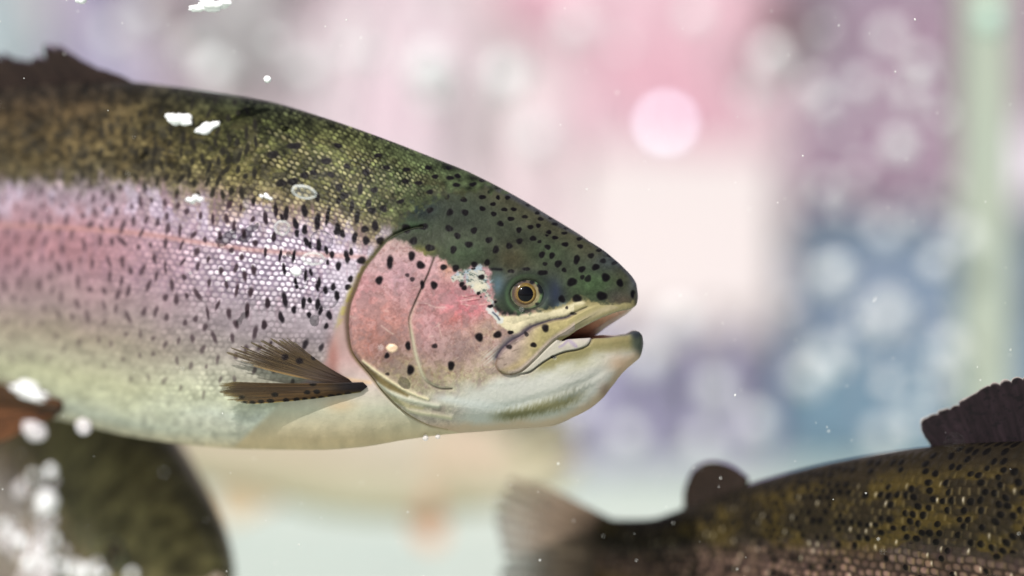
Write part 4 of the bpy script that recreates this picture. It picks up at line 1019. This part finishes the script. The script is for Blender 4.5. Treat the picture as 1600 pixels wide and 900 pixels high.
# ----------------------------------------------------------------- bubbles ----
def bubble_material(name, rgb, rough, clear):
    m, t, b = nodes(name)
    c = lin(np.array(rgb) / 255)
    b.inputs['Base Color'].default_value = (*map(float, c), 1); b.inputs['Roughness'].default_value = rough
    b.inputs['Specular IOR Level'].default_value = .8
    if clear:
        tr = t.nodes.new('ShaderNodeBsdfTransparent'); mx = t.nodes.new('ShaderNodeMixShader')
        lw = t.nodes.new('ShaderNodeLayerWeight'); lw.inputs['Blend'].default_value = .45
        n = t.nodes.new('ShaderNodeTexNoise'); n.inputs['Scale'].default_value = 500
        r = t.nodes.new('ShaderNodeMapRange'); r.inputs['From Min'].default_value = .22; r.inputs['From Max'].default_value = .8; r.inputs['To Min'].default_value = 1 - clear; r.inputs['To Max'].default_value = .95
        t.links.new(lw.outputs['Facing'], r.inputs['Value']); t.links.new(r.outputs[0], mx.inputs[0])
        t.links.new(tr.outputs[0], mx.inputs[1]); t.links.new(b.outputs[0], mx.inputs[2])
        t.links.new(mx.outputs[0], t.nodes['Material Output'].inputs['Surface'])
    return m
FOAM = bubble_material('white_foam', (250, 250, 250), .2, 0)
CLEAR = bubble_material('clear_bubble', (246, 250, 246), .12, .96)
DEEP = bubble_material('deep_bubble', (226, 230, 230), .3, .1)
PEARL = bubble_material('pearl_bubble', (246, 240, 242), .2, .6)

def blob(name, label, cat, p, r, mat, squash=(1, 1, 1), lump=0, seed=1, roll=0, sub=4, group=None, foam=0):
    bm = bmesh.new(); rs = np.random.RandomState(seed)
    if foam:              # froth: a clump of little bubbles grown together
        for i in range(foam):
            a = rs.uniform(-1, 1); q = Vector((a * .8, rs.uniform(-.3, .3), rs.uniform(-.5, .5) * (1 - a * a) ** .5 + .18 * math.sin(a * 5 + seed)))
            bmesh.ops.create_icosphere(bm, subdivisions=3, radius=rs.uniform(.22, .5) * (1.1 - .5 * abs(a)), matrix=Matrix.Translation(q))
        for v in bm.verts:
            n = v.co; w = 1 + .06 * math.sin(n.x * 19 + seed) * math.sin(n.z * 17)
            v.co = Vector((n.x * r * squash[0] * w, n.y * r * squash[1], n.z * r * squash[2] * 1.35 * w))
        o = bm_mesh(name, bm, mat); o.location = p; o.rotation_euler = (0, roll, 0)
        return tag(o, label, cat, group)
    bmesh.ops.create_icosphere(bm, subdivisions=sub, radius=1)
    dirs = rs.normal(size=(6, 3)); dirs /= np.linalg.norm(dirs, axis=1)[:, None]
    for v in bm.verts:
        n = v.co.normalized(); d = 1.0
        if lump:
            for i, q in enumerate(dirs):
                k2 = n.dot(Vector(q)); d += lump * math.exp((k2 - 1) * 7) * (1 if i % 3 else -.7)
            d += lump * (.5 * math.sin(n.x * 6 + seed) * math.sin(n.z * 5 + seed * 2) + .3 * math.sin(n.x * 13 + seed * 3) * math.cos(n.y * 11 + n.z * 9) + .15 * math.sin(n.z * 23 + n.x * 17))
        v.co = Vector((n.x * d * r * squash[0], n.y * d * r * squash[1], n.z * d * r * squash[2]))
    o = bm_mesh(name, bm, mat); o.location = p; o.rotation_euler = (0, roll, 0)
    return tag(o, label, cat, group)

U1 = K
near = [
 ('large ragged white foam bubble at the top edge above the dorsal fin', 328, 8, 1.30, 30, FOAM, (1.15, .6, .42), .28, .02),
 ('small foam bubble cut by the top edge left of the ragged foam', 126, 0, 1.30, 8, FOAM, (1.2, .8, .7), .15, 0),
 ('tiny round white bubble floating just above the trout back', 418, 124, 1.31, 6, FOAM, (1, 1, .95), .08, 0),
 ('left one of two bright white bubbles on the brown back', 280, 187, 1.275, 20, FOAM, (1.15, .6, .55), .2, .06),
 ('right one of two bright white bubbles on the brown back', 324, 198, 1.275, 19, FOAM, (1.15, .6, .55), .16, -.42),
 ('pair of round pale bubbles touching at the upper edge of the pink stripe', 305, 311, 1.27, 11, FOAM, (1.35, .8, .75), .32, .1),
 ('short white bubble sliver left of the crescent bubble', 416, 308, 1.285, 10, FOAM, (1.1, .6, .5), .1, .5),
 ('wide clear crescent bubble on the olive scales', 475, 300, 1.285, 20, CLEAR, (1.0, .7, .55), .06, .25),
 ('round clear bubble with a bright rim below the bubble sliver', 441, 356, 1.285, 12, CLEAR, (1, .8, .95), .06, 0),
 ('oval clear bubble lying on the white scales near the gill cover', 490, 404, 1.287, 18, CLEAR, (1.0, .7, .55), .05, .05),
 ('small white glint of a bubble below the oval clear bubble', 462, 424, 1.285, 8, FOAM, (1.1, .6, .8), .1, .3),
 ('left droplet hanging under the trout throat', 665, 684, 1.325, 5, PEARL, (.9, .9, 1), .05, 0),
 ('right droplet hanging under the trout throat', 684, 682, 1.325, 4, PEARL, (1, .9, .9), .05, 0),
 ('arched white bubble over the reddish pelvic fin', 46, 612, 1.19, 27, FOAM, (1.25, .5, .42), .4, .3),
 ('pale bubble just below the reddish pelvic fin', 54, 674, 1.19, 16, PEARL, (1.2, .8, .9), .15, .5),
 ('faint pinkish bubble at the belly edge of the trout', 130, 667, 1.22, 13, PEARL, (.9, .7, 1), .1, -.5),
]
for i, (lab, px, py, d, r, mat, sq, lump, roll) in enumerate(near):
    blob('air_bubble', lab, 'bubble', at(px, py, d), r * SL * d, mat, sq, lump, i + 3, roll, group='air bubbles around the main trout', foam=int(r * .8) if mat is FOAM and r > 9 else 0)
# scale flake stuck on the gill cover
fl = blob('scale_flake', 'cream coloured loose scale stuck on the pink gill cover', 'scale flake', at(612.5, 544, 1.29), 9 * SL * 1.29, plain('flake', (226, 200, 170), .4, .5, scale=900, rgb2=(196, 166, 138)), (1, .25, .72), .1, 5, 0, 3)

# bubble stream in front of the lower left trout: (px, py, r)
stream = [(53, 745, 11), (32, 765, 10), (79, 735, 10), (80, 752, 10), (72, 783, 14), (62, 797, 11), (5, 822, 12), (17, 835, 10), (33, 845, 10), (65, 832, 15), (84, 842, 12), (60, 858, 14), (72, 872, 11),
          (100, 862, 10), (45, 880, 9), (28, 862, 9), (95, 885, 12), (70, 896, 15), (118, 892, 12), (150, 884, 10), (162, 897, 11), (40, 905, 11), (206, 898, 8), (82, 812, 10), (140, 895, 9), (2, 850, 9)]
for i, (px, py, r) in enumerate(stream):
    blob('air_bubble', 'blurred white bubble in the stream beside the dark trout lower left', 'bubble', at(px, py, 1.10 + .02 * (i % 3)), r * (.55 + .55 * ((i * 37) % 10) / 9) * SL * 1.1, PEARL if i % 2 else FOAM, (1, 1, 1.25), .14, i + 40, .3 * (i % 4) - .4, 3, 'bubbles rising at the lower left')

# soft out-of-focus bubbles deep in the water: (px, py, distance, r)
deep = [
 ('soft pale bubble drifting before the mauve and blue cloths', [(1290, 160, 2.15, 17), (1345, 130, 2.2, 17), (1405, 228, 2.1, 22), (1388, 58, 2.3, 21), (1440, 96, 2.2, 17), (1422, 140, 2.3, 17), (1290, 292, 2.3, 16), (1385, 360, 2.4, 20), (1300, 430, 2.4, 27),
    (1462, 412, 2.1, 18), (1500, 300, 2.4, 21), (1508, 372, 2.3, 21), (1388, 490, 2.5, 31), (1484, 545, 2.3, 24), (1290, 556, 2.4, 24), (1262, 590, 2.4, 24), (1387, 600, 2.05, 15), (1470, 600, 2.4, 22), (1380, 680, 2.4, 22), (1425, 655, 2.3, 18), (1330, 330, 2.5, 14), (1340, 540, 2.5, 14)]),
 ('soft white bubble drifting before the pink and rose cloths', [(672, 108, 2.4, 38), (676, 145, 2.5, 26), (790, 120, 2.5, 32), (545, 82, 2.2, 16), (1205, 84, 2.3, 24), (1085, 24, 2.3, 20), (900, 40, 2.5, 26), (1170, 150, 2.4, 16), (480, 110, 2.4, 22), (840, 215, 2.6, 26)]),
 ('soft grey bubble high in the water above the trout back', [(430, 68, 2.1, 15), (335, 112, 2.3, 26), (178, 52, 2.6, 18), (300, 70, 2.4, 20), (230, 20, 2.4, 20)]),
 ('soft pale bubble in front of the lilac grey slats', [(905, 640, 2.4, 20), (1010, 560, 2.4, 26), (1120, 610, 2.4, 24), (980, 680, 2.4, 22), (1180, 660, 2.4, 24), (1100, 690, 2.5, 22), (1060, 500, 2.5, 24)]),
]
rs = np.random.RandomState(21)
for j in range(34): deep[0][1].append((rs.uniform(1235, 1490), rs.uniform(10, 700), rs.uniform(2.0, 2.7), rs.uniform(6, 13)))
for j in range(5): deep[1][1].append((rs.uniform(480, 1220), rs.uniform(0, 230), rs.uniform(2.1, 2.8), rs.uniform(9, 18)))
for lab, pts in deep:
    for i, (px, py, d, r) in enumerate(pts):
        blob('air_bubble', lab, 'bubble', at(px, py, d), r * .88 * SL * d, DEEP, (1, .8, 1), .05, i + 90, 0, 3, lab.replace('bubble', 'bubbles'))
blob('air_bubble', 'mint tinted soft bubble at the top of the green post', 'bubble', at(1546, 30, 2.0), 22 * SL * 2.0, plain('mint_bubble', (176, 204, 190), .4, .4), (1, .8, 1.1), .05, 7, 0, 3)

# round shiny stud added and tilted to throw a sun glint at the camera
yb = 3.3
pb = at(1041, 193, yb)
hv = (S.normalized() + (-pb).normalized()).normalized()
bm = bmesh.new(); bmesh.ops.create_cone(bm, cap_ends=True, segments=48, radius1=12 * SL * yb, radius2=11 * SL * yb, depth=.006)
o = bm_mesh('glint_reflector', bm, plain('reflector_metal', (206, 218, 238), .48, .5, metal=1), None, False); o.location = pb
o.rotation_euler = hv.to_track_quat('Z', 'Y').to_euler()
tag(o, 'round shiny stud added before the pink cloth for a sun glint', 'reflector')

# suspended dust
rs = np.random.RandomState(5); bm = bmesh.new()
for i in range(420):
    px, py = rs.uniform(-60, 1660), rs.uniform(-40, 940); d = rs.uniform(1.24, 1.40) if i % 4 else rs.uniform(1.1, 1.7)
    if px < 1010 and 130 < py < 700 and rs.rand() < .7: continue
    p = at(px, py, d); r = abs(rs.normal(.55, .35)) * SL * d + .00008
    m = Matrix.Translation(p) @ Euler((rs.rand() * 3, rs.rand() * 3, rs.rand() * 3)).to_matrix().to_4x4() @ Matrix.Diagonal((r * rs.uniform(.7, 1.8), r, r, 1))
    bmesh.ops.create_icosphere(bm, subdivisions=1, radius=1, matrix=m)
tag(bm_mesh('suspended_dust', bm, plain('dust', (236, 236, 232), .5, .5)), kind='stuff')

# ------------------------------------------------------------------- trout ----
bend = lambda px: .15 / 418 * (np.sqrt(np.clip(620 - px, 0, None) ** 2 + 250 ** 2) - 250)
make_trout('large rainbow trout swimming in front with pink gill cover and open mouth', Shape(bend), [(-60, 7), (400, 1.3), (560, 1.1), (980, .82)], 310, 260, 'main', 'folded', 'trout in the tank', project=True)

r2 = make_trout('dark spotted trout at lower right seen from its tail with raised dorsal fin', Shape(), [(260, 1.5), (980, 9)], 250, 80, 'dark', 'raised', 'trout in the tank')
yaw = -math.radians(45)
def seat(root, loc_px, target, rot, sc=1.0, long=1.0):
    """put the drawing point loc_px of a trout at the world point target"""
    R = Euler(rot, 'XYZ'); v = Vector(((loc_px[0] - 200) * K, loc_px[2] * K, -(loc_px[1] - 400) * K)) * sc
    v.x *= long
    root.rotation_euler = R; root.scale = (sc * long, sc, sc)
    root.location = Vector(target) - R.to_matrix() @ v
seat(r2, (-30, 143, 0), at(1460, 697, 1.357), (0, 0, yaw), 1.0, 1.16)

r3 = make_trout('dark trout at lower left facing the camera behind the bubbles', Shape(), [(980, 4)], 130, 100, 'shadow', 'folded', 'trout in the tank')
seat(r3, (821, 459, -75), at(184, 868, 1.55), (0, 0, -math.radians(60)), 1.3)

r4 = make_trout('pale blurred trout far behind under the belly of the large trout', Shape(), [(980, 5)], 110, 90, 'pale', 'folded', 'trout in the tank', pectoral='hanging')
seat(r4, (996, 466, 0), at(905, 690, 2.2), (0, 0, 0), .85)
